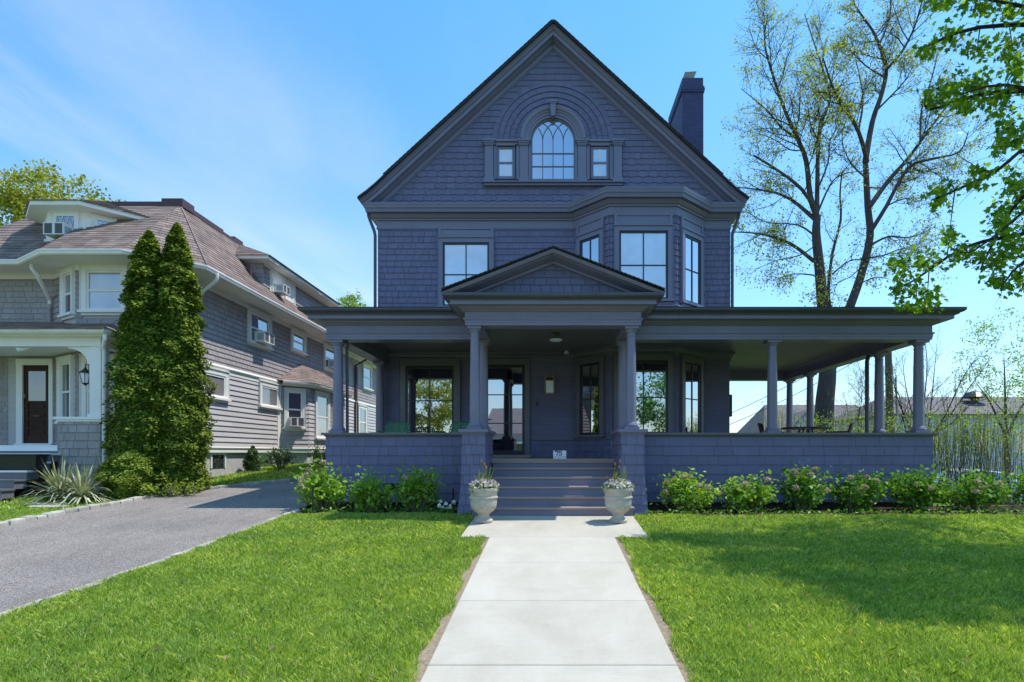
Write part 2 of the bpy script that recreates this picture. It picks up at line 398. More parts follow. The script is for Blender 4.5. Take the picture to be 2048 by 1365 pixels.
sx = t.nodes.new('ShaderNodeSeparateXYZ'); t.links.new(tc.outputs['Generated'], sx.inputs[0])
zz = mathn(t, 'MAXIMUM', sx.outputs[2], .05)              # project the view direction on a cloud layer overhead
cv = t.nodes.new('ShaderNodeCombineXYZ'); t.links.new(mathn(t, 'DIVIDE', sx.outputs[0], zz), cv.inputs[0]); t.links.new(mathn(t, 'DIVIDE', sx.outputs[1], zz), cv.inputs[1])
mp = t.nodes.new('ShaderNodeMapping'); mp.inputs['Rotation'].default_value = (0, 0, R(28)); mp.inputs['Scale'].default_value = (1.15, .26, 1); mp.inputs['Location'].default_value = (.4, .2, 0)
t.links.new(cv.outputs[0], mp.inputs['Vector'])
n1 = t.nodes.new('ShaderNodeTexNoise'); n1.inputs['Scale'].default_value = .75; n1.inputs['Detail'].default_value = 9; n1.inputs['Roughness'].default_value = .58; n1.inputs['Distortion'].default_value = .5
t.links.new(mp.outputs[0], n1.inputs['Vector'])
n2 = t.nodes.new('ShaderNodeTexNoise'); n2.inputs['Scale'].default_value = .35; n2.inputs['Detail'].default_value = 2
t.links.new(cv.outputs[0], n2.inputs['Vector'])
cl = mathn(t, 'MULTIPLY', ramp(t, n1.outputs['Fac'], [(.42, (0, 0, 0)), (.74, (1, 1, 1))]), ramp(t, n2.outputs['Fac'], [(.36, (0, 0, 0)), (.62, (1, 1, 1))]))
left = ramp(t, mathn(t, 'ADD', mathn(t, 'MULTIPLY', sx.outputs[0], -.5), .5), [(.42, (.10,)*3), (.62, (1,)*3)])
cl = mathn(t, 'MULTIPLY', mathn(t, 'MULTIPLY', cl, left), .95)
hz = ramp(t, sx.outputs[2], [(.0, (1, 1, 1)), (.45, (0, 0, 0))])
skyc = mixc(t, 1.0, sky.outputs[0], ramp(t, sx.outputs[2], [(.0, (.98, 1.08, 1.24)), (.22, (1.10, 1.50, 1.72)), (.75, (.76, 1.64, 1.94))]), 'MULTIPLY')
skyc = mixc(t, cl, skyc, (6.9, 7.2, 7.5))
t.links.new(skyc, bg.inputs['Color']); t.links.new(bg.outputs[0], out.inputs[0])
S.view_settings.view_transform = 'Standard'; S.view_settings.look = 'None'; S.view_settings.exposure = 0; S.view_settings.gamma = 1
S.cycles.use_adaptive_sampling = True; S.cycles.max_bounces = 8; S.cycles.transparent_max_bounces = 8
try: S.cycles.use_denoising = True
except Exception: pass

# ------------------------------------------------------------------ ground
def sst(x, a, b):
    k = min(1, max(0, (x-a)/(b-a))); return k*k*(3-2*k)
def zg(x, y):
    z = .08*(min(max(y, 0), 10)-10)
    z += .08*min(max(y-10, 0), 9)*sst(-x, 4.75, 5.2)
    if y > 12: z -= 1.05*sst(y, 12, 18)*sst(x, 8.3, 10.5)
    return z
DRL = [(-11.5, -2), (-9.6, 3), (-9.3, 7), (-9.12, 9.2), (-8.85, 11.2), (-8.7, 12.3), (-8.3, 13.3), (-7.4, 14.3), (-6.7, 15.0), (-6.6, 18), (-6.6, 30)]
DRR = [(-5.6, -2), (-5.35, 3), (-5.22, 5.3), (-5.04, 7), (-4.95, 8.8), (-4.92, 10.0), (-4.9, 10.9), (-4.95, 15.5), (-4.95, 30)]
def xat(pl, y):
    for (x0, y0), (x1, y1) in zip(pl, pl[1:]):
        if y0 <= y <= y1: return x0+(x1-x0)*(y-y0)/(y1-y0)
    return pl[0][0] if y < pl[0][1] else pl[-1][0]

def groundmat():
    m, t, out = nt('lawn_ground')
    c = ramp(t, noise(t, 40, 6, .7, 'Object'), [(.3, (.05, .09, .018)), (.6, (.11, .18, .03)), (.8, (.17, .17, .06))])
    c = mixc(t, 1.0, c, ramp(t, noise(t, .7, 3), [(.3, (.75,)*3), (.7, (1.2,)*3)]), 'MULTIPLY')
    b = t.nodes.new('ShaderNodeBsdfPrincipled'); b.inputs['Roughness'].default_value = 1; b.inputs['Specular IOR Level'].default_value = .05
    t.links.new(c, b.inputs['Base Color']); t.links.new(b.outputs[0], out.inputs[0]); return m
def asphaltmat():
    m, t, out = nt('worn_asphalt')
    tc = t.nodes.new('ShaderNodeTexCoord')
    vo = t.nodes.new('ShaderNodeTexVoronoi'); vo.inputs['Scale'].default_value = 95; t.links.new(tc.outputs['Object'], vo.inputs['Vector'])
    c = ramp(t, vo.outputs['Distance'], [(.15, (.40, .36, .33)), (.55, (.27, .245, .225)), (.8, (.13, .118, .11))])
    vc = t.nodes.new('ShaderNodeSeparateColor'); t.links.new(vo.outputs['Color'], vc.inputs[0])
    c = mixc(t, 1.0, c, ramp(t, vc.outputs[0], [(0, (.65, .64, .65)), (.85, (1.15, 1.12, 1.1)), (1, (1.7, 1.7, 1.65))]), 'MULTIPLY')
    c = mixc(t, 1.0, c, ramp(t, noise(t, .6, 5, .6), [(.3, (.80, .79, .80)), (.7, (1.15, 1.12, 1.1))]), 'MULTIPLY')
    c = mixc(t, 1.0, c, ramp(t, noise(t, 2.2, 7, .75, stretch=(1.6, .35, 1), dist=.8), [(.36, (.88, .87, .86)), (.55, (1, 1, 1)), (.8, (1.06, 1.05, 1.03))]), 'MULTIPLY')
    b = t.nodes.new('ShaderNodeBsdfPrincipled'); b.inputs['Roughness'].default_value = .85; b.inputs['Specular IOR Level'].default_value = .25
    t.links.new(c, b.inputs['Base Color'])
    bp = t.nodes.new('ShaderNodeBump'); bp.inputs['Strength'].default_value = .9; bp.inputs['Distance'].default_value = .006; bp.invert = True
    t.links.new(vo.outputs['Distance'], bp.inputs['Height']); t.links.new(bp.outputs['Normal'], b.inputs['Normal'])
    t.links.new(b.outputs[0], out.inputs[0]); return m
def concretemat():
    m, t, out = nt('pale_concrete')
    c = ramp(t, noise(t, 2.2, 6, .65, stretch=(1, .5, 1)), [(.3, (.47, .425, .35)), (.7, (.55, .50, .42))])
    c = mixc(t, 1.0, c, ramp(t, noise(t, 140, 3, .7), [(.3, (.88,)*3), (.7, (1.07,)*3)]), 'MULTIPLY')
    c = mixc(t, 1.0, c, ramp(t, noise(t, .9, 7, .7, dist=1.2), [(.34, (.92, .915, .90)), (.52, (1, 1, 1))]), 'MULTIPLY')
    c = mixc(t, 1.0, c, ramp(t, noise(t, 30, 4, .7, stretch=(.15, 3, 1)), [(.35, (.955,)*3), (.65, (1.02,)*3)]), 'MULTIPLY')
    c = mixc(t, 1.0, c, ramp(t, island(t), [(0, (.96, .96, .955)), (1, (1.02, 1.02, 1.02))]), 'MULTIPLY')
    b = t.nodes.new('ShaderNodeBsdfPrincipled'); b.inputs['Roughness'].default_value = .9; b.inputs['Specular IOR Level'].default_value = .2
    t.links.new(c, b.inputs['Base Color'])
    bp = t.nodes.new('ShaderNodeBump'); bp.inputs['Strength'].default_value = .3; bp.inputs['Distance'].default_value = .004
    t.links.new(noise(t, 60, 5, .7, stretch=(.3, 2, 1)), bp.inputs['Height']); t.links.new(bp.outputs['Normal'], b.inputs['Normal'])
    t.links.new(b.outputs[0], out.inputs[0]); return m
M['soil'] = paint('dark_mulch', (.050, .036, .026), 1.0, .5, 22, 0, 1.0, 40, spec=.05)
M['drysoil'] = paint('dry_edge_soil', (.30, .235, .165), 1.0, .4, 30, 0, 1.0, 60, spec=.05)
M['road'] = paint('street_asphalt', (.08, .08, .082), .9, .2, 6)

xs = sorted(set([-600, -200, -80, -40, -25]+[round(-18+.5*i, 2) for i in range(73)]+[-5.2, -5.1, -5.0, -4.9, -4.8, -4.75, 22, 30, 45, 80, 200, 600]))
ys = sorted(set([-600, -200, -60, -30, -18, -12, -8, -5, -3, -2, -1]+[.5*i for i in range(61)]+[34, 40, 50, 70, 120, 300, 900]))
g = MB(); g.grid([[(x, y, zg(x, y)) for x in xs] for y in ys])
g.build('lawn', groundmat(), org=(0, 0, 0), smooth=False)['kind'] = 'structure'
# driveway sheet
d = MB(); rows = []
for y in [-2+.5*i for i in range(65)]:
    x0, x1 = xat(DRL, y), xat(DRR, y); rows.append([(x0+(x1-x0)*k/12, y, zg(x0+(x1-x0)*k/12 if y < 10 else -7, y)+.006) for k in range(13)])
d.grid(rows); d.build('driveway', asphaltmat(), org=(0, 0, 0))['kind'] = 'structure'
# walkway slabs
wk = MB(); joints = [.2, 1.44, 2.82, 4.2, 5.60, 6.97, 8.35]
def slab(x0, x1, y0, y1, g=.005):
    vs = [(x, y, zg(x, y)+z) for z in (.0, .022) for x, y in ((x0+g, y0+g), (x1-g, y0+g), (x1-g, y1-g), (x0+g, y1-g))]
    e = .008
    vs += [(x, y, zg(x, y)+.027) for x, y in ((x0+g+e, y0+g+e), (x1-g-e, y0+g+e), (x1-g-e, y1-g-e), (x0+g+e, y1-g-e))]
    wk.add(vs, [(0, 1, 5, 4), (1, 2, 6, 5), (2, 3, 7, 6), (3, 0, 4, 7), (4, 5, 9, 8), (5, 6, 10, 9), (6, 7, 11, 10), (7, 4, 8, 11), (8, 9, 10, 11)])
for a, b in zip(joints, joints[1:]): slab(-.94, .955, a, b)
slab(-1.38, 1.47, 8.35, 10.0)
wk.build('walkway', concretemat(), org=(0, 0, 0))['kind'] = 'structure'
# dry soil strip along the walk
d = MB()
for sgn, xe, w0 in ((-1, -.93, .10), (1, .945, .10)):
    rows = []
    for i in range(80):
        y = .5+i*.1; w_ = w0+.05*random.random()+.03*math.sin(y*2.1)
        rows.append([(xe+sgn*k*w_, y, zg(0, y)+.006+(.008 if k == 1 else 0)*random.random()) for k in (0, .5, 1)])
    d.grid(rows)
d.build('soil_edge', M['drysoil'], org=(0, 0, 0))['kind'] = 'structure'
# mulch beds
d = MB()
for xa, xb, n in ((-4.85, -1.5, 40), (1.55, 13.5, 110)):
    rows = []
    for i in range(n+1):
        x = xa+(xb-xa)*i/n; yf = (10.25 if xa < 0 else 10.0+.05*math.sin(x*1.3))+.06*math.sin(x*5)+random.uniform(-.04, .04)
        rows.append([(x, yf+(11.9-yf)*k/8, zg(x, yf)+(.006 if k == 0 else .015+.03*random.random())) for k in range(9)])
    d.grid(rows)
d.build('mulch_bed', M['soil'], org=(0, 0, 0))['kind'] = 'structure'
# street and far pavement behind the viewpoint
d = MB(); d.grid([[(x, y, -.79) for x in (-200, 0, 200)] for y in (-13, -5)]); d.build('road', M['road'], org=(0, 0, 0))['kind'] = 'structure'

# kerb stones along the driveway (one row of granite setts each side)
def kerb(pl, y0, y1, h, wd, name, sgn):
    mb = MB(); y = y0
    while y < y1:
        L = random.uniform(.16, .34); ya, yb = y, min(y+L-.012, y1); y += L
        xa, xb = xat(pl, ya), xat(pl, yb); hh = h*random.uniform(.75, 1.2); ww = wd*random.uniform(.8, 1.15); j = random.uniform(-.015, .015)
        q = [(xa+j, ya), (xb+j, yb), (xb+j+sgn*ww, yb+random.uniform(-.01, .01)), (xa+j+sgn*ww, ya)]
        vs = [(a, b, zg(a if b < 10 else -7, b)-.05) for a, b in q]
        cx = sum(p[0] for p in q)/4; cy = sum(p[1] for p in q)/4
        vs += [(cx+(a-cx)*.97, cy+(b-cy)*.97, zg(a if b < 10 else -7, b)+hh*.75) for a, b in q]+[(cx+(a-cx)*.8, cy+(b-cy)*.86, zg(a if b < 10 else -7, b)+hh+random.uniform(-.006, .006)) for a, b in q]
        mb.add(vs, [(0, 1, 5, 4), (1, 2, 6, 5), (2, 3, 7, 6), (3, 0, 4, 7), (4, 5, 9, 8), (5, 6, 10, 9), (6, 7, 11, 10), (7, 4, 8, 11), (8, 9, 10, 11)])
    o = mb.build(name, M['kerb'], org=(0, 0, 0)); o['kind'] = 'structure'
kerb(DRL, 4, 16, .075, .16, 'kerb', -1)
kerb(DRR, 3.4, 10.6, .03, .11, 'kerb', 1)

# grass blades
def in_lawn(x, y):
    m = np.zeros(len(x), bool)
    rx = np.interp(y, [p[1] for p in DRR], [p[0] for p in DRR]); lx = np.interp(y, [p[1] for p in DRL], [p[0] for p in DRL])
    path = np.where(y > 8.33, 1.40, 1.00+.02*np.sin(y*9)+.03*np.sin(y*3.1))
    pathr = np.where(y > 8.33, 1.49, 1.015+.02*np.sin(y*8)+.03*np.sin(y*2.7))
    bl = 10.36+.07*np.sin(x*4.2); br = 10.1+.07*np.sin(x*3.3)
    m |= (x < -path) & (x > rx+.07) & (y < bl)
    m |= (x > pathr) & (y < br)
    m |= (x < lx-.13) & (y < 12.2) & (x > -17)
    m |= (x < lx-.13) & (x > -9.4) & (y >= 13.0) & (y < 24)
    return m
zgv = np.vectorize(zg)
def blades():
    P = []; Wd = []; Hh = []
    for y0, y1, den, wd, h in ((2.7, 3.4, 3500, .0030, .060), (3.4, 4.8, 9500, .0023, .060), (4.8, 6.3, 8000, .0029, .058), (6.3, 8.2, 6000, .0038, .055), (8.2, 10.6, 4200, .0054, .054), (10.6, 24, 700, .014, .06)):
        xl, xr = max(-17, -1.06*y1-2.6), min(14, .90*y1+2.8)
        n = int(den*(xr-xl)*(y1-y0)); x = RNG.uniform(xl, xr, n); y = RNG.uniform(y0, y1, n)
        k = in_lawn(x, y)
        x, y = x[k], y[k]; P.append(np.stack([x, y, zgv(x, y)], 1)); Wd.append(np.full(len(x), wd)); Hh.append(np.full(len(x), h))
    P = np.concatenate(P); Wd = np.concatenate(Wd); Hh = np.concatenate(Hh); n = len(P)
    x, y = P[:, 0], P[:, 1]
    patch = .5+.5*np.sin(x*2.3+1.7*np.sin(y*1.9))*np.cos(y*2.9+1.3*np.sin(x*2.1)); patch2 = .5+.5*np.sin(x*7.1+2*np.sin(y*5.3))*np.sin(y*8.7+np.cos(x*6))
    Hh = Hh*(.55+.45*patch+.3*patch2)*RNG.uniform(.55, 1.35, n)
    near = np.minimum(1, np.exp(-np.minimum(np.abs(x+1.02), np.abs(x-1.03))/.15)); Hh *= 1+.35*near
    az = RNG.uniform(0, 2*np.pi, n); lean = Hh*np.clip(RNG.normal(.55, .35, n), .05, 1.5); ld = RNG.uniform(0, 2*np.pi, n)+.8*np.sin(x*1.1+.7*np.sin(y*1.7))
    dx, dy = np.cos(az)*Wd, np.sin(az)*Wd; lx, ly = np.cos(ld)*lean, np.sin(ld)*lean
    V = np.zeros((n, 5, 3)); V[:, 0] = P; V[:, 0, 0] -= dx; V[:, 0, 1] -= dy; V[:, 1] = P; V[:, 1, 0] += dx; V[:, 1, 1] += dy
    mid = P.copy(); mid[:, 0] += lx*.38; mid[:, 1] += ly*.38; mid[:, 2] += Hh*.62
    V[:, 2] = mid; V[:, 2, 0] += dx*.8; V[:, 2, 1] += dy*.8; V[:, 4] = mid; V[:, 4, 0] -= dx*.8; V[:, 4, 1] -= dy*.8
    V[:, 3] = P; V[:, 3, 0] += lx; V[:, 3, 1] += ly; V[:, 3, 2] += Hh*.95
    return V
def grassmat():
    m, t, out = nt('grass_blade')
    c = ramp(t, island(t), [(0, (.15, .26, .04)), (.42, (.34, .47, .075)), (.84, (.55, .65, .155)), (1, (.80, .74, .44))])
    c = mixc(t, 1.0, c, ramp(t, noise(t, .9, 4, .6), [(.3, (.74, .84, .8)), (.7, (1.22, 1.12, 1.0))]), 'MULTIPLY')
    c = mixc(t, 1.0, c, ramp(t, noise(t, 4.5, 4, .7), [(.3, (.8, .85, .8)), (.7, (1.15, 1.1, 1.1))]), 'MULTIPLY')
    b = t.nodes.new('ShaderNodeBsdfPrincipled'); t.links.new(c, b.inputs['Base Color']); b.inputs['Roughness'].default_value = .45; b.inputs['Specular IOR Level'].default_value = .35
    tr = t.nodes.new('ShaderNodeBsdfTranslucent'); t.links.new(mixc(t, 1.0, c, (1.3, 1.4, .6), 'MULTIPLY'), tr.inputs['Color'])
    mx = t.nodes.new('ShaderNodeMixShader'); mx.inputs[0].default_value = .42
    t.links.new(b.outputs[0], mx.inputs[1]); t.links.new(tr.outputs[0], mx.inputs[2]); t.links.new(mx.outputs[0], out.inputs[0]); return m
gr = np_mesh('grass', blades(), 5, grassmat(), org=(0, 0, 0))
tag(gr, 'short bright green mown grass covering the lawns beside walkway and driveway', 'grass', kind='stuff')
# dry leaves scattered on the lawn and in the beds
n = 260; x = RNG.uniform(-5, 8, n); y = RNG.uniform(3.6, 10, n); k = in_lawn(x, y); x, y = x[k], y[k]
n2_ = 900; xb = RNG.uniform(1.6, 10, n2_); yb = RNG.uniform(10.05, 11.4, n2_); xc = RNG.uniform(-4.8, -1.7, 300); yc = RNG.uniform(10.35, 11.4, 300)
X = np.concatenate([x, xb, xc]); Y = np.concatenate([y, yb, yc]); hz_ = np.concatenate([np.full(len(x), .055), np.full(n2_, .03), np.full(300, .03)])
lv = leaves('fallen_leaves', np.stack([X, Y, zgv(X, Y)+hz_], 1), .042, T_LEAF, M['lf_dead'], org=(0, 0, 0), up=1.6)
tag(lv, 'dry brown fallen leaves scattered over the lawn and planting beds', 'leaf litter', kind='stuff')
# ------------------------------------------------------------------ the dark house
YW, XL, XR = 15.0, -4.69, 4.81                           # front wall plane and side walls
BY = 14.13; BP = [(.60, YW), (1.48, BY), (3.18, BY), (4.15, YW)]  # bay plan
H = thing('house', (0, YW, 0), 'dark slate blue three-storey shingled house with steep front gable and wraparound porch', 'house')
FW = Fr((0, YW, 0), (1, 0, 0))
b = MB()
b.prism([(XL, YW), (XR, YW), (XR, 27), (XL, 27)], 0.9, 7.8)
b.prism([(.60, YW+.05), BP[1], BP[2], (4.15, YW+.05)], .9, 7.6)
b.add([(XL, YW, 7.8), (XR, YW, 7.8), (.05, YW, 12.4), (XL, 27, 7.8), (XR, 27, 7.8), (.05, 27, 12.4)], [(0, 1, 2), (5, 4, 3)])
b.build('wall', M['clap'], H)

FB = [facet(BP[i], BP[i+1]) for i in range(3)]
BW = []                                                  # bay windows: facet, a0, a1
FL = FB[0][1]
BW = [(FB[0][0], .27, .955), (FB[1][0], .235, 1.475), (FB[2][0], .285, 1.02)]
CW = .12
# upper storey shingles
s = MB()
shingles(s, FW, XL, .62, 4.55, 7.24, .163, .19, excl=[(-3.06, -1.55, 4.9, 7.3)])
shingles(s, FW, 4.13, XR+.02, 4.55, 7.24, .163, .19)
for i, (F, L) in enumerate(FB):
    a0, a1 = BW[i][1]-CW-.012, BW[i][2]+CW+.012
    shingles(s, F, 0.0, L, 4.55, 7.24, .163, .19, excl=[(a0, a1, 4.86, 7.3)])
s.build('shingle_siding', M['shingle'], H)
s = MB(); s.sweep([(XL, 24), (XL, YW)]+BP+[(XR, YW), (XR, 24)], [(.0, 4.84), (.03, 4.84), (.06, 4.88), (.06, 4.92), (0, 4.94)]); s.build('belt_moulding', M['trim'], H)
window(H, FW, -2.93, -1.68, 5.10, 6.82, M['glassblind'], M['trim'], M['sash'], cw=.12, panel=7.24)
for i, (F, a0, a1) in enumerate(BW):
    window(H, F, a0, a1, 5.05, 6.79, [M['glassup'], M['glassblind'], M['glass']][i], M['trim'], M['sash'], cw=CW, panel=7.24)
# main cornice following the bay
mainpath = [(XL, 26), (XL, YW)]+BP+[(XR, YW), (XR, 26)]
c = MB(); c.sweep(mainpath, [(a_ if a_ < .2 else .15+(a_-.15)*.66, b_) for a_, b_ in [(0, 7.20), (.035, 7.20), (.035, 7.235), (.022, 7.24), (.022, 7.40), (.06, 7.42), (.065, 7.45), (.10, 7.47), (.14, 7.53), (.15, 7.56), (.31, 7.565), (.31, 7.60), (.325, 7.605), (.325, 7.635), (.335, 7.64), (.37, 7.67), (.385, 7.72), (.40, 7.73), (.40, 7.765), (.41, 7.77), (.41, 7.79), (0, 7.84)]])
c.build('cornice', M['trim'], H)
# gable
RX = .045
raked = [(-5.09, 7.82), (-4.86, 7.99), (-4.62, 8.19), (-4.38, 8.42)]
apex = (RX, 12.47)
rpath = [(x, YW, z) for x, z in raked]+[(apex[0], YW, apex[1])]+[(2*RX-x, YW, z) for x, z in reversed(raked)]
c = MB()
c.sweepv(rpath, 1, (0, -1, 0), [(a_*.56, b_) for a_, b_ in [(.015, .40), (.05, .405), (.06, .39), (.085, .37), (.125, .345), (.155, .335), (.165, .30), (.175, .30), (.30, .29), (.315, .20), (.33, .18), (.36, .15), (.385, .10), (.40, .07), (.41, .06), (.52, .055), (.535, .03), (.57, .03), (.575, .0)]])
c.build('rake_moulding', M['trim'], H)
r = MB()
for x_, z_, x2, z2 in [(a[0], a[1], b_[0], b_[1]) for a, b_ in zip(raked+[apex], (raked+[apex])[1:])]:
    for m in (1, -1):
        p0 = (x_, z_) if m == 1 else (2*RX-x_, z_); p1 = (x2, z2) if m == 1 else (2*RX-x2, z2)
        r.add([(p0[0], YW-.46, p0[1]+.0), (p1[0], YW-.46, p1[1]), (p1[0], 27.3, p1[1]), (p0[0], 27.3, p0[1]),
               (p0[0], YW-.46, p0[1]+.055), (p1[0], YW-.46, p1[1]+.055), (p1[0], 27.3, p1[1]+.055), (p0[0], 27.3, p0[1]+.055)], MB.BF)
rf = r.build('roof', M['roofdk'], H)
r = MB()                                                  # butts of the roof shingles along the gable edge
L_ = math.hypot(apex[0]-raked[-1][0], apex[1]-raked[-1][1]); nn = int(L_/.14)
for k in range(nn):
    t0 = k/nn; t1 = (k+1.15)/nn
    for m in (1, -1):
        def pt(t_, up):
            x_ = raked[-1][0]+(apex[0]-raked[-1][0])*min(t_, 1); z_ = raked[-1][1]+(apex[1]-raked[-1][1])*min(t_, 1)
            return ((x_ if m == 1 else 2*RX-x_)+m*(-.68)*up, z_+.73*up)
        q = [pt(t0, .03), pt(t1, .045), pt(t1, .052), pt(t0, .062)]
        r.add([(a, y_, z_) for y_ in (YW-.475, YW+2) for a, z_ in q], MB.BF)
r.build('roof_edge', M['roofdk'], rf)

AX, SPR, AR = .04, 9.56, .60                             # arch centre, spring height, radius
RO = 1.66
tri = [(-4.8, 7.78), (4.89, 7.78), (RX, 12.28)]
def gh(vc):
    if vc > SPR:
        h = math.sqrt(max(0, RO*RO-(vc-SPR)**2)); return [(AX-h, AX+h)] if h > 0 else []
    return [(-1.83, 1.92)] if vc > 8.42 else []
s = MB()
shingles(s, FW, -4.6, 4.7, 7.80, 9.43, .163, .27, clip=tri, wave=.014, jit=.001, holes=gh, wv=(.8, 1.3), ph=.15)
shingles(s, FW, -4.6, 4.7, 9.43, 12.1, .163, .24, clip=tri, holes=gh)
s.build('gable_shingles', M['shingle'], H)
s = MB(); nr = 5; r0 = .88
for k in range(nr):
    ra = r0+(RO-r0)*k/nr; rb = r0+(RO-r0)*(k+1)/nr; th = 0
    while th < math.pi:
        t1 = min(math.pi, th+random.uniform(.10, .24)); ns = 4; g_ = .0035/ra; fr = []; bk = []
        for rr, cc in ((ra, .030), (rb-.004, .004)):
            for i in range(ns+1):
                an = th+g_+(t1-th-2*g_)*(i/ns if rr == ra else 1-i/ns); fr.append(FW.p(AX+rr*math.cos(an), SPR+rr*math.sin(an), cc)); bk.append(FW.p(AX+rr*math.cos(an), SPR+rr*math.sin(an), -.004))
        n = len(fr); s.add(fr+bk, [tuple(range(n))]+[(i, n+i, n+(i+1) % n, (i+1) % n) for i in range(n)]); th = t1
s.build('arch_shingles', M['shingle'], H)

def arc(r_, n=28): return [(AX-r_*math.cos(math.pi*i/n), SPR+r_*math.sin(math.pi*i/n)) for i in range(n+1)]
pw = MB()                                                # palladian surround
def ring(mb, prof, z0=None, n=28):                        # prof list of (radius, proud)
    rows = []
    for i in range(n+1):
        an = math.pi*i/n; rows.append([FW.p(AX-r_*math.cos(an), SPR+r_*math.sin(an), c_) for r_, c_ in prof])
    if z0 is not None:
        rows = [[FW.p(AX-r_, z0, c_) for r_, c_ in prof]]+rows+[[FW.p(AX+r_, z0, c_) for r_, c_ in prof]]
    mb.grid(rows)
ring(pw, [(AR, .0), (AR, .10), (AR+.06, .10), (AR+.07, .12), (AR+.13, .12), (AR+.135, .14), (AR+.17, .15), (AR+.19, .18), (AR+.25, .20), (AR+.27, .20), (AR+.28, 0)])
for xa, xb in ((-1.80, -1.56), (-.86, -.62), (.70, .94), (1.66, 1.90)):
    pw.fbox(FW, xa+.01, xb-.01, 8.52, 9.40, 0, .10); pw.fbox(FW, xa-.02, xb+.02, 8.43, 8.52, 0, .13); pw.fbox(FW, xa, xb, 8.52, 8.56, 0, .115)
    for k, (e, z0, z1) in enumerate(((.005, 9.40, 9.43), (.02, 9.43, 9.47), (.04, 9.47, 9.51), (.06, 9.51, 9.56))): pw.fbox(FW, xa-e, xb+e, z0, z1, 0, .12+e)
for xa, xb in ((-1.56, -.86), (.94, 1.66)):
    pw.fbox(FW, xa, xb, 9.44, 9.50, 0, .10); pw.fbox(FW, xa, xb, 9.50, 9.555, 0, .15)
    for q in ((xa, xa+.09), (xb-.09, xb)): pw.fbox(FW, q[0], q[1], 8.52, 9.44, 0, .06)
pw.fbox(FW, -1.86, 1.96, 8.40, 8.43, 0, .17); pw.fbox(FW, -1.82, 1.92, 8.34, 8.40, 0, .11); pw.fbox(FW, -.62, .70, 8.43, 8.47, 0, .13)
for q in ((-.62, AX-AR), (AX+AR, .70)): pw.fbox(FW, q[0], q[1], 8.47, 9.56, 0, .07)
key = [(-.05, 9.60+.52), (.05, 9.60+.52), (.085, 10.47), (-.085, 10.47)]
pw.add([FW.p(AX+a, z_, c_) for c_ in (.0, .26) for a, z_ in key], MB.BF); pw.fbox(FW, AX-.115, AX+.115, 10.47, 10.53, 0, .29); pw.fbox(FW, AX-.10, AX+.10, 10.44, 10.47, 0, .275)
pw.build('palladian_surround', M['trim'], H)
aw = MB(); R2 = AR-.045
rows = []
for r_, c_ in ((AR, .06), (R2, .06), (R2, .02)):
    pass
ring(aw, [(AR, .065), (R2, .065), (R2, .01)], z0=8.47)
aw.fbox(FW, AX-R2, AX+R2, 8.47, 8.53, .01, .06)
for z_ in (8.87, 9.22): aw.fbox(FW, AX-R2, AX+R2, z_-.012, z_+.012, .01, .05)
for k in (-1, 0, 1): aw.fbox(FW, AX+k*R2/2-.011, AX+k*R2/2+.011, 8.53, 9.56, .01, .048)
for x0, sg in ((-R2/2, 1), (0, 1), (R2/2, 1), (-R2/2, -1), (0, -1), (R2/2, -1)):   # interlaced tracery
    rad = R2; pts = []
    for i in range(15):
        an = R(75)*i/14; px_ = x0+sg*(rad-rad*math.cos(an)); pz = rad*math.sin(an)
        if px_*px_+pz*pz > R2*R2: break
        pts.append(FW.p(AX+px_, SPR+pz, .036))
    aw.tube(pts, .012, 4)
awo = aw.build('arched_window', M['trimdk'], H)
g = MB(); g.poly([FW.p(AX-R2, 8.5, .03)]+[FW.p(AX+R2, 8.5, .03)]+[FW.p(AX+R2*math.cos(math.pi*i/24), SPR+R2*math.sin(math.pi*i/24), .03) for i in range(25)])
g.build('pane', M['glassup'], awo)
for xa, xb in ((-1.47, -1.00), (1.07, 1.54)):
    w_ = window(H, FW, xa, xb, 8.54, 9.41, M['glassblind'], M['trim'], M['trim'], cw=.0, sill=False, style='hung', sw=.06)
    m = MB(); xm = (xa+xb)/2
    for z0, z1 in ((8.61, 8.95), (9.0, 9.35)): m.fbox(FW, xm-.010, xm+.010, z0, z1, .018, .03)
    m.build('glazing_bar', M['white'], w_)
# chimney
c = MB(); c.box(3.77, 4.38, 16, 17.95, 7.5, 11.72); c.box(3.745, 4.405, 15.975, 17.975, 11.55, 11.60); c.box(3.735, 4.415, 15.965, 17.985, 11.60, 11.66); c.box(3.745, 4.405, 15.975, 17.975, 11.66, 11.72); c.box(3.775, 4.375, 16.005, 17.945, 11.72, 11.97)
ch = c.build('chimney', M['brickdk'], H)
c = MB(); c.add([(x, y, z) for x, y, z in ((3.80, 16.15, 11.97), (4.10, 16.15, 11.97), (4.10, 17.5, 11.97), (3.80, 17.5, 11.97), (3.86, 16.05, 12.17), (4.20, 16.05, 12.19), (4.20, 17.5, 12.19), (3.86, 17.5, 12.17))], MB.BF[1:]); c.build('chimney_cap', M['steel'], ch)
# downspouts at the eave corners
for sg, x0 in ((-1, XL), (1, XR)):
    xo = x0+sg*.22; d = MB()
    d.tube([(xo, YW-.12, 7.66), (xo, YW-.12, 7.52), (xo-sg*.03, YW-.10, 7.42), (xo-sg*.14, YW-.06, 7.12), (x0+sg*.06, YW-.05, 7.0), (x0+sg*.06, YW-.05, 4.6)], .042, 10)
    d.build('downspout', M['gutter'], H, smooth=True)

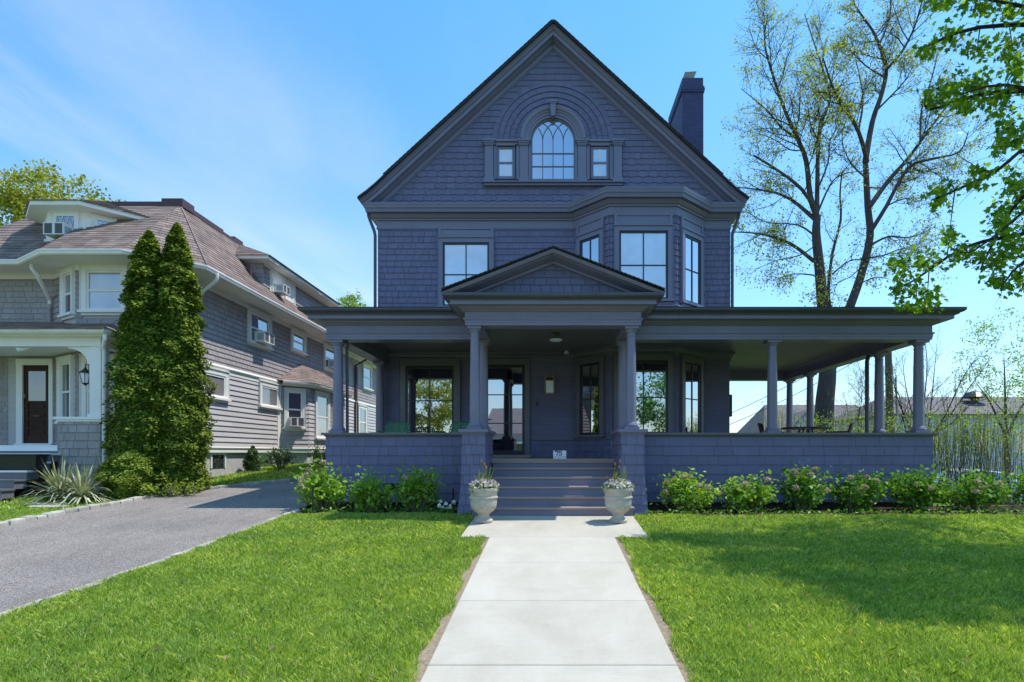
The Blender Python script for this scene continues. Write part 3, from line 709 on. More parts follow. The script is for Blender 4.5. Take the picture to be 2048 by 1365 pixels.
# ------------------------------------------------------------------ the porch
PF, PZ = 11.7, 1.03                                      # parapet face, floor level
PL, PR, PB = -4.75, 8.03, 18.6
p = MB(); p.prism([(PL+.03, PF+.03), (PR-.03, PF+.03), (PR-.03, PB), (PL+.03, PB)], .75, PZ); p.box(-1.27, 1.33, 11.38, PF+.03, .95, PZ+.002)
p.build('porch_floor', M['tread'], H)
p = MB(); p.box(PL, -1.65, PF, PF+.16, .12, 1.50); p.box(PL, PL+.16, PF+.16, YW, .12, 1.50); ppl = p.build('porch_parapet', M['shingle'], H)
p = MB(); p.box(1.71, PR, PF, PF+.16, .12, 1.50); p.box(PR-.16, PR, PF+.16, PB, .0, 1.50); p.box(XR, PR-.16, PB-.16, PB, 0, 1.5); ppr = p.build('porch_parapet', M['shingle'], H)
s = MB(); FP = Fr((0, PF, 0), (1, 0, 0))
shingles(s, FP, PL-.01, -1.62, .12, 1.50, .197, .26, lap=.019, gap=.006, excl=[(-3.55, -3.1, .38, .6)]); shingles(s, Fr((PL, YW, 0), (0, -1, 0)), 0, YW-PF, .12, 1.50, .197, .30, lap=.019, gap=.006); s.build('parapet_shingles', M['shingle'], ppl)
s = MB(); shingles(s, FP, 1.68, PR+.01, .12, 1.50, .197, .45, lap=.019, gap=.006, wv=(.6, 1.7), excl=[(2.35, 2.75, .38, .6)])
shingles(s, Fr((PR, PF, 0), (0, 1, 0)), 0, PB-PF, .0, 1.50, .197, .35, lap=.019, gap=.006)
s.build('parapet_shingles', M['shingle'], ppr)
for xa, xb, pq in ((-3.55, -3.1, ppl), (2.35, 2.75, ppr)): s = MB(); s.fbox(FP, xa, xb, .38, .55, 0, .006); s.build('crawl_vent', M['black'], pq)
capp = [(-.20, 1.50), (.02, 1.50), (.03, 1.515), (.035, 1.53), (.075, 1.535), (.08, 1.55), (.08, 1.58), (-.20, 1.585)]
s = MB(); s.sweep([(PL, YW-.02), (PL, PF), (-1.62, PF)], capp); s.build('parapet_cap', M['trimdk'], ppl); s = MB(); s.sweep([(1.68, PF), (PR, PF), (PR, PB)], capp); s.build('parapet_cap', M['trimdk'], ppr)
s = MB(); s.box(PL+.04, PR-.04, PF+.05, PF+.4, 0.0, .13); s.build('gap_shade', M['black'], H)  # black strip painted in for the shaded gap under the parapet

# portico piers
PX = (-1.457, 1.515); CY = 10.57
for x in PX:
    q = MB(); sg = 1 if x < 0 else -1
    pr = [(.285, .0), (.262, .16), (.24, .36), (.225, .6), (.215, .9), (.21, 1.50)]
    def rect(e): return [(x-e, CY-e), (x+e, CY-e), (x+e, PF+.1), (x-e, PF+.1)]
    rows = [[(a, b_, z_) for a, b_ in rect(e-.012)] for e, z_ in pr]; q.grid(rows, False, True)
    po = q.build('pier', M['shingle'], H)
    sh = MB()
    zz_ = 0.0; hts = [.197]*8
    for k in range(8):
        z0, z1 = .012+k*.186, .012+(k+1)*.186
        e0 = np.interp(z0, [z for _, z in pr], [e for e, _ in pr]); e1 = np.interp(z1, [z for _, z in pr], [e for e, _ in pr])
        for (pa, pb, ov) in (((-1, -1), (1, -1), 'f'), ((1, -1), (1, 1), 'r'), ((-1, 1), (-1, -1), 'l')):
            def cor(c_, e): return Vector((x+c_[0]*e, CY-e if c_[1] < 0 else PF+.0, 0))
            A0, B0, A1, B1 = cor(pa, e0), cor(pb, e0), cor(pa, e1), cor(pb, e1); A0.z = B0.z = z0; A1.z = B1.z = z1
            F = Fr(A0, (B0-A0), (A1-A0)-(B0-A0).normalized()*((A1-A0).dot((B0-A0).normalized())))
            Lb = (B0-A0).length; hh = (F.v.dot(A1-A0))
            shingles(sh, F, 0, Lb, 0, hh, hh, .17, lap=.018, gap=.005)
    sh.build('pier_shingles', M['shingle'], po)
    cp = MB()
    for e, z0, z1 in ((.225, 1.50, 1.525), (.245, 1.525, 1.545), (.275, 1.545, 1.60)): cp.box(x-e, x+e, CY-e, PF+.12, z0, z1)
    cp.build('pier_cap', M['trim'], po)

# columns (tapered shaft, moulded base and capital)
def column(x, y, z0, z1, mat=None, r=.106, proto=None):
    m = MB(); h = z1-z0; pl = r*1.42
    prof = []
    for i in range(15):
        f = i/14; rr = r*(1-.17*max(0, (f-.25)/.75)**1.6); prof.append((rr, z0+.15+(h-.30)*f))
    m.lathe((x, y, 0), prof, 28); o = m.build('column', M['trim'], H, smooth=True)
    bs = MB(); bs.box(x-pl, x+pl, y-pl, y+pl, z0-.004, z0+.055)
    bs.lathe((x, y, 0), [(r*1.30, z0+.055), (r*1.36, z0+.075), (r*1.36, z0+.09), (r*1.26, z0+.11), (r*1.12, z0+.115), (r*1.12, z0+.128), (r*1.03, z0+.135), (r, z0+.16)], 28); bs.build('base', M['trim'], o)
    cp = MB(); rt = r*.83; cp.lathe((x, y, 0), [(rt, z1-.19), (rt*1.10, z1-.185), (rt*1.10, z1-.165), (rt, z1-.16), (rt, z1-.115), (rt*1.12, z1-.11), (rt*1.2, z1-.10), (rt*1.42, z1-.065), (rt*1.46, z1-.05)], 28)
    ab = rt*1.62; cp.box(x-ab, x+ab, y-ab, y+ab, z1-.05, z1); cp.build('capital', M['trim'], o)
    return o
for x in PX:
    column(x, CY, 1.60, 3.55, r=.099); column(x, 11.87, 1.60, 3.55)
for x, y in ((-4.56, 11.87), (4.72, 11.87), (7.85, 11.87), (7.85, 13.3), (7.85, 16.85), (7.85, 18.3), (-4.56, 14.75)): column(x, y, 1.58, 3.55)
d = MB(); d.tube([(7.79, 13.62, 3.7), (7.79, 13.62, 3.55), (7.72, 13.58, 3.4), (7.72, 13.58, 1.5)], .05, 8); d.build('downspout', M['gutter'], H, smooth=True)
d = MB(); d.tube([(-4.40, 11.86, 3.55), (-4.36, 11.9, 3.50), (-4.42, 11.99, 3.40), (-4.42, 12.02, 1.6)], .032, 8); d.build('downspout', M['gutter'], H, smooth=True)

ent = [(-.34, 3.86), (-.34, 3.55), (0, 3.55), (0, 3.60), (.008, 3.605), (.008, 3.655), (.02, 3.66), (.035, 3.68), (.035, 3.695), (0, 3.70), (0, 3.835), (.012, 3.84), (.03, 3.845), (.05, 3.865), (.085, 3.885), (.10, 3.905), (.11, 3.92), (.27, 3.925), (.27, 3.995), (.30, 4.0), (.30, 4.005), (.315, 4.01), (.32, 4.03), (.37, 4.045), (.40, 4.075), (.40, 4.085), (.41, 4.09), (.41, 4.11), (0, 4.16)]
for pth in ([(PL, YW), (PL, PF), (-1.45, PF)], [(1.51, PF), (PR, PF), (PR, PB), (XR, PB)]):
    e = MB(); e.sweep(pth, ent); e.build('porch_entablature', M['trim'], H)
ent2 = [(-.32, 3.86), (-.32, 3.55), (0, 3.55), (0, 3.60), (.008, 3.605), (.008, 3.64), (.02, 3.645), (.035, 3.665), (.035, 3.68), (0, 3.685), (0, 3.80), (.012, 3.805), (.03, 3.81), (.05, 3.83), (.085, 3.85), (.10, 3.865), (.11, 3.88), (.24, 3.885), (.24, 3.945), (.25, 3.95), (.25, 3.955), (.27, 3.96), (.28, 3.98), (.33, 3.99), (.35, 4.015), (.35, 4.03), (.36, 4.035), (.36, 4.06), (0, 4.07)]
e = MB(); e.sweep([(-1.62, PF+.1), (-1.62, 10.4), (1.68, 10.4), (1.68, PF+.1)], ent2); e.build('portico_entablature', M['trim'], H)
gut = [(.30, 4.005), (.33, 4.008), (.335, 4.03), (.385, 4.045), (.418, 4.075), (.42, 4.115), (.30, 4.118)]
for pth in ([(PL, YW), (PL, PF), (-1.45, PF)], [(1.51, PF), (PR, PF), (PR, PB)]):
    gt = MB(); gt.sweep(pth, gut); gt.build('porch_gutter', M['gutter'], H)
gt = MB(); gt.sweep([(-1.62, PF+.1), (-1.62, 10.4), (1.68, 10.4), (1.68, PF+.1)], [(.255, 3.957), (.28, 3.96), (.285, 3.98), (.34, 3.99), (.368, 4.015), (.37, 4.065), (.255, 4.068)])
gt.build('porch_gutter', M['gutter'], H)
# ceiling, roof
c = MB(); c.box(PL+.1, PR-.1, PF-1.2 if False else PF+.2, PB-.1, 3.86, 3.90); c.box(-1.5, 1.55, 10.5, PF+.2, 3.862, 3.90); c.build('porch_ceiling', M['ceil'], H)
c = MB()
for (x0, y0, x1, y1, wd) in ((PL+.3, 0, 0, 0, 0),): pass
c.sweep([(XL, YW), (.6, YW)]+BP[1:]+[(XR, YW), (XR, PB)], [(.0, 3.62), (.03, 3.62), (.035, 3.72), (.06, 3.74), (.07, 3.78), (.12, 3.82), (.12, 3.858), (0, 3.86)])
c.sweep([(-1.45, 11.99), (-4.45, 11.99), (-4.45, 14.9)], [(0, 3.7), (.04, 3.72), (.06, 3.80), (.10, 3.858)])
c.sweep([(7.73, 18.2), (7.73, 12.0), (1.51, 12.0)], [(0, 3.7), (.04, 3.72), (.06, 3.80), (.10, 3.858)]); c.build('ceiling_moulding', M['trimdk'], H)
r = MB(); e_ = .43
A = [(PL-e_, PF-e_, 4.125), (PR+e_, PF-e_, 4.125), (XR, YW, 4.80), (XL, YW, 4.80)]; r.poly(A)
r.poly([(PR+e_, PF-e_, 4.125), (PR+e_, PB+e_, 4.125), (XR, PB, 4.80), (XR, YW, 4.80)]); r.poly([(PL-e_, YW, 4.125), (PL-e_, PF-e_, 4.125), (XL, YW, 4.80)])
pz = 4.82; pxm = .03
r.poly([(-2.0, 10.0, 4.075), (pxm, 10.0, pz+.05), (pxm, YW, pz+.05), (-2.0, YW, 4.075)]); r.poly([(2.06, 10.0, 4.075), (2.06, YW, 4.075), (pxm, YW, pz+.05), (pxm, 10.0, pz+.05)])
r.build('porch_roof', M['roofdk'], H)
# pediment
pd = [(-1.98, 10.4, 4.055), (pxm, 10.4, pz+.02), (2.04, 10.4, 4.055)]
c = MB(); c.sweepv(pd, 1, (0, -1, 0), [(a_*.5, b_*.84) for a_, b_ in [(-.03, .0), (-.03, .44), (.0, .445), (.02, .44), (.045, .42), (.08, .41), (.085, .33), (.10, .31), (.12, .27), (.13, .20), (.155, .14), (.17, .10), (.18, .045), (.25, .04), (.27, .03), (.275, .0)]])
c.build('pediment_moulding', M['trim'], H)
s = MB(); FT = Fr((0, 10.42, 0), (1, 0, 0))
shingles(s, FT, -2.0, 2.1, 4.04, 4.8, .135, .19, clip=[(-2.0, 4.04), (2.06, 4.04), (pxm, 4.76)], lap=.022)
s.poly([(-2.05, 10.425, 4.03), (2.1, 10.425, 4.03), (pxm, 10.425, 4.79)]); s.build('pediment_shingles', M['shingle'], H)
s = MB(); k = 0
while k < 26:                                            # rough shingle butts along the pediment edge
    f = k/26
    for sg in (-1, 1):
        x = pxm+sg*2.01*f; z = pz+.075-(.765)*f; s.add([(x+sg*dx, y, z-.38*dx+dz) for y in (10.01, 10.6) for dx, dz in ((-.01, -.02), (.088, -.02), (.088, .012), (-.01, -.0))], MB.BF)
    k += 1
s.build('pediment_roof_edge', M['roofdk'], H)

# steps
RS = .172
st = H
tr = MB(); ri = MB()
for k in range(6):
    y = 10.0+.28*k; z = RS*(k+1); xa, xb = (-1.46, 1.50) if k == 0 else (-1.235, 1.295)
    if k < 5: tr.box(xa, xb, y-.03, y+.285, z-.032, z)
    else: tr.box(xa, xb, y-.03, y+.1, z-.032, z+.003)
    ri.box(xa+.03, xb-.03, y, y+.05, z-RS+(.0 if k else -.05), z-.032)
tr.build('stair_treads', M['tread'], H); ri.build('stair_risers', M['riser'], H)

# front wall inside the porch
Rl = 1.53
DX0, DX1 = -1.78, -.72
ex = [(-4.12, -2.44, 1.03, 3.64), (DX0-.2, DX1+.16, .9, 3.66)]
for xa, xb in ((XL, -3.2), (-3.2, -1.5), (-1.0, .60)):
    s = MB(); shingles(s, FW, xa, xb, Rl+.03, 3.66, .113, 3.2, excl=ex, lap=.016, wv=(.7, 1.4), gap=.003, jit=.001)
    shingles(s, FW, xa, xb, 1.03, Rl-.01, .16, .3, excl=ex); s.build('clapboard_siding', M['clap'], H)
s = MB()
shingles(s, FW, 4.15, XR, 1.03, 3.66, .113, 3.2, lap=.016, gap=.003, jit=.001)
BW1 = [(FB[0][0], .27, .955, 3.50), (FB[1][0], .235, 1.475, 3.50), (FB[2][0], .285, 1.02, 3.50)]
for i, (F, L) in enumerate(FB):
    shingles(s, F, 0, L, Rl+.03, 3.66, .113, 3.2, excl=[(BW1[i][1]-.15, BW1[i][2]+.15, 1.5, 3.7)], lap=.016, gap=.003, jit=.001)
    shingles(s, F, 0, L, 1.03, Rl-.01, .16, .3)
s.build('clapboard_siding', M['clap'], H)
s = MB(); s.sweep([(DX1+.17, YW), (.6, YW)]+BP[1:]+[(XR, YW)], [(0, Rl-.03), (.05, Rl-.03), (.05, Rl), (.03, Rl+.005), (.025, Rl+.04), (0, Rl+.04)]); s.build('water_table', M['trimdk'], H)
window(H, FW, -3.93, -2.63, 1.62, 3.50, M['glass'], M['trimdk'], M['sash'], cw=.16, sw=.06)
for i, (F, a0, a1, zt) in enumerate(BW1): window(H, F, a0, a1, 1.62, zt, M['glass'], M['trimdk'], M['sash'], cw=.13, sw=.06)
d = MB()
for q in ((DX0-.16, DX0), (DX1, DX1+.13)): d.fbox(FW, q[0], q[1], PZ+.075, 3.53, 0, .075)
d.fbox(FW, DX0-.16, DX1+.13, 3.53, 3.65, 0, .08); d.fbox(FW, DX0-.18, DX1+.15, 3.65, 3.68, 0, .11)
do = d.build('door', M['trimdk'], H)
d = MB(); d.fbox(FW, DX0-.1, DX1+.17, PZ+.004, PZ+.07, 0, .32); d.build('threshold', M['tread'], do)
d = MB()
d.fbox(FW, DX0, DX0+.07, PZ+.075, 3.53, .0, .05); d.fbox(FW, DX1-.07, DX1, PZ+.075, 3.53, 0, .05); d.fbox(FW, DX0+.07, DX1-.07, 3.45, 3.53, 0, .05); d.fbox(FW, DX0+.07, DX1-.07, PZ+.075, PZ+.19, 0, .05)
for z in (1.95, 2.72): d.fbox(FW, DX0+.07, DX1-.07, z-.013, z+.013, 0, .045)
d.build('door_frame', M['sash'], do)
d = MB(); d.poly([FW.p(DX0+.05, PZ+.15, .025), FW.p(DX1-.05, PZ+.15, .025), FW.p(DX1-.05, 3.5, .025), FW.p(DX0+.05, 3.5, .025)]); d.build('pane', M['glass'], do)
d = MB(); d.tube([FW.p(DX0+.045, 2.05, .05), FW.p(DX0+.045, 2.05, .1)], .012, 8); d.tube([FW.p(DX0+.045, 2.05, .1), FW.p(DX0+.16, 2.05, .1)], .011, 8); d.build('handle', M['brass'], do)
# fixtures
l = MB(); l.fbox(FW, -.19, .09, 2.72, 3.22, 0, .05); l.fbox(FW, -.17, .07, 3.19, 3.23, .05, .16)
for q in ((-.17, -.145), (.045, .07)): l.fbox(FW, q[0], q[1], 2.75, 3.19, .05, .15)
l.fbox(FW, -.17, .07, 2.74, 2.765, .05, .15)
wl = l.build('wall_lamp', M['brass'], H); l = MB(); l.fbox(FW, -.145, .045, 2.765, 3.09, .05, .14); l.build('lamp_glass', M['lampglass'], wl); l = MB(); l.fbox(FW, -.145, .045, 3.09, 3.17, .05, .135); l.build('lamp_hood', M['black'], wl)
l = MB(); l.fbox(FW, -.42, -.36, 2.42, 2.60, 0, .03); db = l.build('doorbell', M['black'], H); l = MB(); l.lathe(FW.p(-.39, 2.47, 0.03), [(.0, 0), (.018, 0)], 12); l.fbox(FW, -.405, -.375, 2.55, 2.58, .03, .034); l.build('button', M['steel'], db)
lx, ly = .10, 12.45
l = MB(); l.lathe((lx, ly, 0), [(.07, 3.86), (.07, 3.83), (.03, 3.81), (.02, 3.76), (.05, 3.75), (.07, 3.74)], 20); l.lathe((lx, ly, 0), [(.075, 3.745), (.14, 3.72), (.152, 3.705), (.150, 3.70)], 24); cl_ = l.build('ceiling_light', M['brass'], H, smooth=True)
l = MB(); l.lathe((lx, ly, 0), [(.145, 3.70), (.14, 3.675), (.11, 3.66), (.05, 3.65), (.001, 3.648)], 24); l.build('lamp_glass', M['lampglass'], cl_, smooth=True)
l = MB(); l.lathe((.40, 14.75, 0), [(.05, 3.86), (.05, 3.84), (.058, 3.83), (.06, 3.80), (.045, 3.765), (.001, 3.755)], 16); sc = l.build('security_camera', M['acwhite'], H, smooth=True)
l = MB(); l.lathe((.40, 14.72, 0), [(.03, 3.775), (.028, 3.752), (.001, 3.744)], 12); l.build('lens', M['black'], sc)
l = MB(); l.tube([(-1.4, YW-.13, 3.74), (.36, YW-.13, 3.745), (.40, 14.78, 3.80)], .014, 6); l.build('conduit', M['trim'], H)
b = MB(); b.box(4.86, 4.95, 15.2, 15.5, 2.15, 2.75); b.build('speaker', M['black'], H)
# ------------------------------------------------------------------ the neighbouring house
NX, NY, NB = -9.5, 14.4, 34.0
N = thing('house', (-12.5, NY, 0), 'pale grey shingled house with white trim and brown hipped roof beyond the driveway', 'house')
NP = [(-17, NY), (-12.9, NY), (-11.72, 13.7), (-10.3, 13.7), (NX, NY), (NX, NB)]
NF = [facet(NP[i], NP[i+1]) for i in range(5)]
WT, EZ = 5.80, 5.90
b = MB(); b.prism(NP+[(-17, NB)], 1.2, WT+.02); b.build('wall', M['nclap'], N)
b = MB(); b.prism([(-17, NY+.06), (-10.35, NY+.06), (-10.3, 13.78), (NX-.06, NY+.06), (NX-.06, NB-.1), (-17, NB-.1)], -.1, 1.2)
SB = [(NX, 19.4), (-8.8, 20.1), (-8.8, 23.6), (NX, 24.3)]
b.prism([(NX-.2, 19.46), (-8.86, 20.13), (-8.86, 23.57), (NX-.2, 24.24)], -.1, 1.2)
b.build('foundation', M['stone'], N)
SF = [facet(SB[i], SB[i+1]) for i in range(3)]
b = MB(); b.prism([(NX-.2, 19.4), SB[1], SB[2], (NX-.2, 24.3)], 1.2, 3.65); b.build('side_bay', M['nclap'], N)

# side wall window list: y0, y1, z0, z1, style, glass, lower
FS = Fr((NX, 0, 0), (0, 1, 0))
cwn = .13
side_w = [(17.45, 18.58, 4.66, 5.60, 'hung', 'glassn', None), (20.3, 21.25, 4.95, 5.60, 'hung', 'glassn', None), (23.2, 24.4, 4.72, 5.60, 'hung', 'glassn', None), (27.95, 29.1, 4.45, 5.55, 'hung', 'glassn', None),
          (15.1, 16.1, 2.72, 3.36, None, 'curtain', None), (18.1, 19.2, 2.70, 3.36, None, 'curtain', None), (27.3, 28.3, 2.0, 3.35, 'hung', 'glassn', None)]
exS = [(y0-cwn, y1+cwn, z0-.1, z1+cwn+.03) for y0, y1, z0, z1, *_ in side_w]
s = MB()
shingles(s, FS, NY, NB, 3.62, WT, .142, .26, excl=exS, lap=.022)
for i in (0, 1, 2, 3):
    F, L = NF[i]
    ex = {0: [(2.22, 3.32+.0, 1.2, 1.3)], 1: [(.62, 1.33, 4.4, 5.9)], 2: [(.15, 1.30, 4.45, 5.9)], 3: []}[i]
    shingles(s, F, 0, L, 4.2, WT, .142, .24, excl=ex, lap=.02)
    shingles(s, F, 0, L, 1.35, 3.7, .142, .24, excl=[(2.9, 4.2, 1.3, 3.6), (1.5, 2.7, 1.8, 3.6)] if i == 0 else [(.4, 1.3, 1.8, 3.6)] if i == 1 else [(.1, 1.3, 1.8, 3.6)] if i == 2 else [], lap=.02)
s.build('shingle_siding', M['nshing'], N)
s = MB()
shingles(s, FS, NY, NB, 1.32, 3.48, .155, 3.5, excl=exS+[(19.4, 24.3, 1.2, 3.6)], lap=.030, gap=.003, jit=.001, wv=(.7, 1.3))
SBW = [(SF[0][0], .24, .76, 2.05, 3.32), (SF[1][0], .62, 1.66, 1.72, 3.32), (SF[1][0], 2.2, 3.1, 1.72, 3.32)]
for i, (F, L) in enumerate(SF):
    shingles(s, F, 0, L, 1.32, 3.5, .155, 3.5, excl=[(w_[1]-cwn, w_[2]+cwn, w_[3]-.1, w_[4]+cwn) for w_ in SBW if w_[0] is F], lap=.026, gap=.003, jit=.001)
s.build('clapboard_siding', M['nclap'], N)
s = MB()
beltp = [(0, 3.44), (.03, 3.44), (.03, 3.54), (.06, 3.56), (.075, 3.59), (.075, 3.61), (.05, 3.66), (0, 3.67)]
s.sweep([(NX, NY), (NX, 19.4)], beltp); s.sweep([(NX, 24.3), (NX, NB)], beltp)
basep = [(0, 1.16), (.03, 1.16), (.03, 1.27), (.055, 1.285), (.06, 1.31), (0, 1.34)]
s.sweep([(NX, NY), (NX, 19.4)]+SB[1:3]+[(NX, 24.3), (NX, NB)], basep)
s.fbox(FS, 19.2, 19.42, 1.34, 3.44, 0, .032); s.fbox(FS, NY-.0, NY+.12, 1.34, 3.44, 0, .034)
s.build('wall_trim', M['cream'], N)
for i, (y0, y1, z0, z1, stl, gl, lw) in enumerate(side_w): window(N, FS, y0, y1, z0, z1, M[gl], M['cream'], M['white'], cw=cwn, style=stl, sw=.055, deep=.06, lower=M['nblind'] if i == 3 else None)
for i, (F, a0, a1, z0, z1) in enumerate(SBW): window(N, F, a0, a1, z0, z1, M['glassn'], M['cream'], M['white'], cw=cwn if i else .1, style='hung', sw=.05, deep=.06, lower=M['nblind'] if i == 1 else None)
for y0, y1 in ((15.6, 16.2), (18.15, 18.95), (20.5, 21.3), (22.2, 23.1)):
    X_ = NX-.06 if y1 < 19.4 else -8.86
    F = Fr((X_, 0, 0), (0, 1, 0)); m = MB(); m.fbox(F, y0-.06, y0, .72, 1.15, -.02, .03); m.fbox(F, y1, y1+.06, .72, 1.15, -.02, .03); m.fbox(F, y0, y1, 1.10, 1.15, -.02, .03)
    bw = m.build('basement_window', M['cream'], N); g = MB(); g.poly([F.p(a, z, .006) for a, z in ((y0, .7), (y1, .7), (y1, 1.12), (y0, 1.12))]); g.build('pane', M['glassn'], bw)
# bay windows of the front corner, door, porch windows
F1, F2, F3 = NF[1][0], NF[2][0], NF[0][0]
window(N, F1, .74, 1.20, 4.62, 5.64, M['nblind'], M['white'], M['white'], cw=.12, style='hung', lower=M['glassn'], sw=.045)
window(N, F2, .28, 1.17, 4.66, 5.64, M['nblind'], M['white'], M['white'], cw=.13, style='hung', sw=.05, lower=M['nblind'])
window(N, F1, .55, 1.13, 1.95, 3.42, M['glassn'], M['white'], M['white'], cw=.13, style='hung'); window(N, F2, .28, 1.17, 1.95, 3.42, M['curtain'], M['white'], M['white'], cw=.13, style='hung')
o0 = -17.0
window(N, F3, -15.5-o0, -14.55-o0, 1.95, 3.42, M['glassn'], M['white'], M['white'], cw=.16, style='hung')
d = MB(); da, dbb = -13.66-o0, -12.98+.0-o0
for q in ((da-.16, da), (dbb, dbb+.10)): d.fbox(F3, q[0], q[1], 1.35, 3.42, 0, .08)
d.fbox(F3, da-.16, dbb+.10, 3.42, 3.58, 0, .09); d.fbox(F3, da-.16, dbb+.12, 1.33, 1.40, 0, .14)
do = d.build('door', M['white'], N)
d = MB(); d.fbox(F3, da, da+.11, 1.40, 3.42, 0, .04); d.fbox(F3, dbb-.11, dbb, 1.40, 3.42, 0, .04); d.fbox(F3, da+.11, dbb-.11, 3.27, 3.42, 0, .04); d.fbox(F3, da+.11, dbb-.11, 1.40, 1.60, 0, .04)
for k in range(4):
    z = 1.60+.225*k; d.fbox(F3, da+.11, dbb-.11, z+.17, z+.225, 0, .038); d.fbox(F3, da+.11, dbb-.11, z, z+.17, 0, .02); d.fbox(F3, da+.15, dbb-.15, z+.035, z+.14, .02, .03)
d.build('door_leaf', M['wood'], do)
g = MB(); g.poly([F3.p(a, z, .03) for a, z in ((da+.11, 2.5), (dbb-.11, 2.5), (dbb-.11, 3.27), (da+.11, 3.27))]); g.build('pane', M['curtain'], do)
g = MB(); g.fbox(F3, da+.25, dbb-.25, 2.09, 2.13, .04, .05); g.build('mail_slot', M['black'], do); g = MB(); g.lathe(F3.p(da+.05, 2.62, .05), [(.02, -.05), (.03, 0), (.02, .05)], 10); g.build('handle', M['brass'], do)

# eaves and roof
def offset(path, dd):
    P = [Vector((p[0], p[1])) for p in path]; res = []
    for i in range(len(P)):
        ns = []
        for j in ((i-1, i), (i, i+1)):
            if j[0] >= 0 and j[1] < len(P): q = (P[j[1]]-P[j[0]]).normalized(); ns.append(Vector((q.y, -q.x)))
        m = sum(ns, Vector((0, 0))).normalized(); m = m/max(.3, m.dot(ns[0])); res.append(P[i]+m*dd)
    return res
s = MB(); s.sweep(NP, [(0, WT-.14), (.03, WT-.14), (.03, WT-.02), (.08, WT), (.67, WT), (.67, WT-.02), (.69, WT-.02), (.70, WT+.08)]); s.build('soffit', M['white'], N)
s = MB(); s.sweep(NP, [(.70, WT+.10), (.705, WT-.01), (.73, WT-.02), (.77, WT+.0), (.79, WT+.06), (.80, WT+.07), (.80, WT+.10), (.70, WT+.10)]); s.build('eave_gutter', M['white'], N)
E = [Vector((p.x, p.y, EZ)) for p in offset(NP, .77)]
DZ = 8.13; D0 = Vector((-10.47, 15.66, DZ)); D1 = Vector((-12.2, 15.66, DZ)); D2 = Vector((-13.7, 15.66, DZ)); DB = Vector((-10.47, 32.8, DZ))
E0 = Vector((-16.0, E[0].y, EZ)); EB = Vector((E[4].x, NB+.8, EZ))
b = MB(); sh = MB()
def roof_plane(pts, course=.14, wid=.30, lap=.014):
    p = [Vector(q) for q in pts]; u = (p[1]-p[0]).normalized(); far = max(p[2:], key=lambda q: ((q-p[0])-u*(q-p[0]).dot(u)).length); v = (far-p[0])-u*(far-p[0]).dot(u); F = Fr(p[0], u, v)
    loc = [((q-p[0]).dot(F.u), (q-p[0]).dot(F.v)) for q in p]
    b.poly([q-F.n*.012 for q in p]); aa = [l[0] for l in loc]
    shingles(sh, F, min(aa)-.05, max(aa)+.05, -.02, max(l[1] for l in loc), course, wid, clip=[(l[0], l[1] if l[1] > .01 else -.03) for l in loc], lap=lap, gap=.008, jit=.008, wv=(.5, 1.3))
roof_plane([E[4], EB, DB, D0]); roof_plane([E[3], E[4], D0]); roof_plane([E[2], E[3], D0, D1]); roof_plane([E[1], E[2], D1]); roof_plane([E0, E[1], D1, D2])
b.poly([E0, D2, (-13.7, 32.8, DZ), (-16, 34.8, EZ)]); b.poly([D0-Vector((0, 0, .012)), D2-Vector((0, 0, .012)), (-13.7, 32.8, DZ-.012), DB-Vector((0, 0, .012))]); b.poly([EB, (-16, 34.8, EZ), (-13.7, 32.8, DZ), DB])
nr_ = b.build('roof', M['nroof'], N); sh.build('roof_shingles', M['nroof'], nr_)
f = MB(); f.box(-13.7, -10.40, 15.60, 15.72, DZ-.05, DZ+.09); f.box(-10.53, -10.40, 15.72, 17.6, DZ-.05, DZ+.09); f.box(-10.52, -10.42, 17.6, 32.8, DZ-.05, DZ+.05); f.box(-10.95, -10.36, 15.58, 15.76, DZ-.06, DZ+.17); f.box(-10.55, -10.36, 15.76, 16.1, DZ-.06, DZ+.17); f.box(-10.7, -10.45, 18.3, 18.8, DZ, DZ+.16)
f.build('ridge_flashing', M['ridge'], nr_)
f = MB(); f.tube([D0+Vector((0, 0, .02)), E[4]+Vector((0, 0, .03))], .022, 4); f.build('hip_cap', M['nroof'], nr_)
f = MB(); f.tube([(-9.3, 17.15, 6.5), (-9.3, 17.15, 6.95)], .06, 12); f.tube([(-9.3, 17.15, 6.9), (-9.3, 17.15, 6.97)], .07, 12); f.build('vent_pipe', M['ridge'], nr_)

# front dormer
DP = [(-13.6, 14.85), (-12.80, 14.10), (-11.86, 14.10), (-10.9, 15.1)]
DF = [facet(DP[i], DP[i+1]) for i in range(3)]
m = MB(); m.prism(DP+[(-11.0, 15.6), (-13.5, 15.6)], 6.0, 7.33); dm = m.build('dormer', M['white'], N)
s = MB(); shingles(s, DF[2][0], 0, DF[2][1], 6.45, 6.80, .142, .24, lap=.02); shingles(s, DF[2][0], .74, DF[2][1], 6.8, 7.3, .142, .24, lap=.02); s.build('dormer_shingles', M['nshing'], dm)
b = MB(); sh = MB(); DE = [Vector((p.x, p.y, 7.42)) for p in offset(DP, .36)]; PK = Vector((-12.35, 15.3, 8.08)); PK2 = Vector((-12.35, 15.9, 8.16))
roof_plane([DE[1], DE[2], PK]); roof_plane([DE[2], DE[3], PK]); roof_plane([DE[0], DE[1], PK]); b.poly([DE[3], (-11.0, 16.2, 7.9), PK2, PK]); b.poly([PK, PK2, (-13.7, 16, 7.9), DE[0]])
b.build('dormer_roof', M['nroof'], dm); sh.build('dormer_roof_shingles', M['nroof'], dm)
s = MB(); s.sweep(DP, [(0, 7.27), (.34, 7.31), (.34, 7.42), (.37, 7.43), (.37, 7.41)]); s.build('dormer_eave', M['white'], dm)
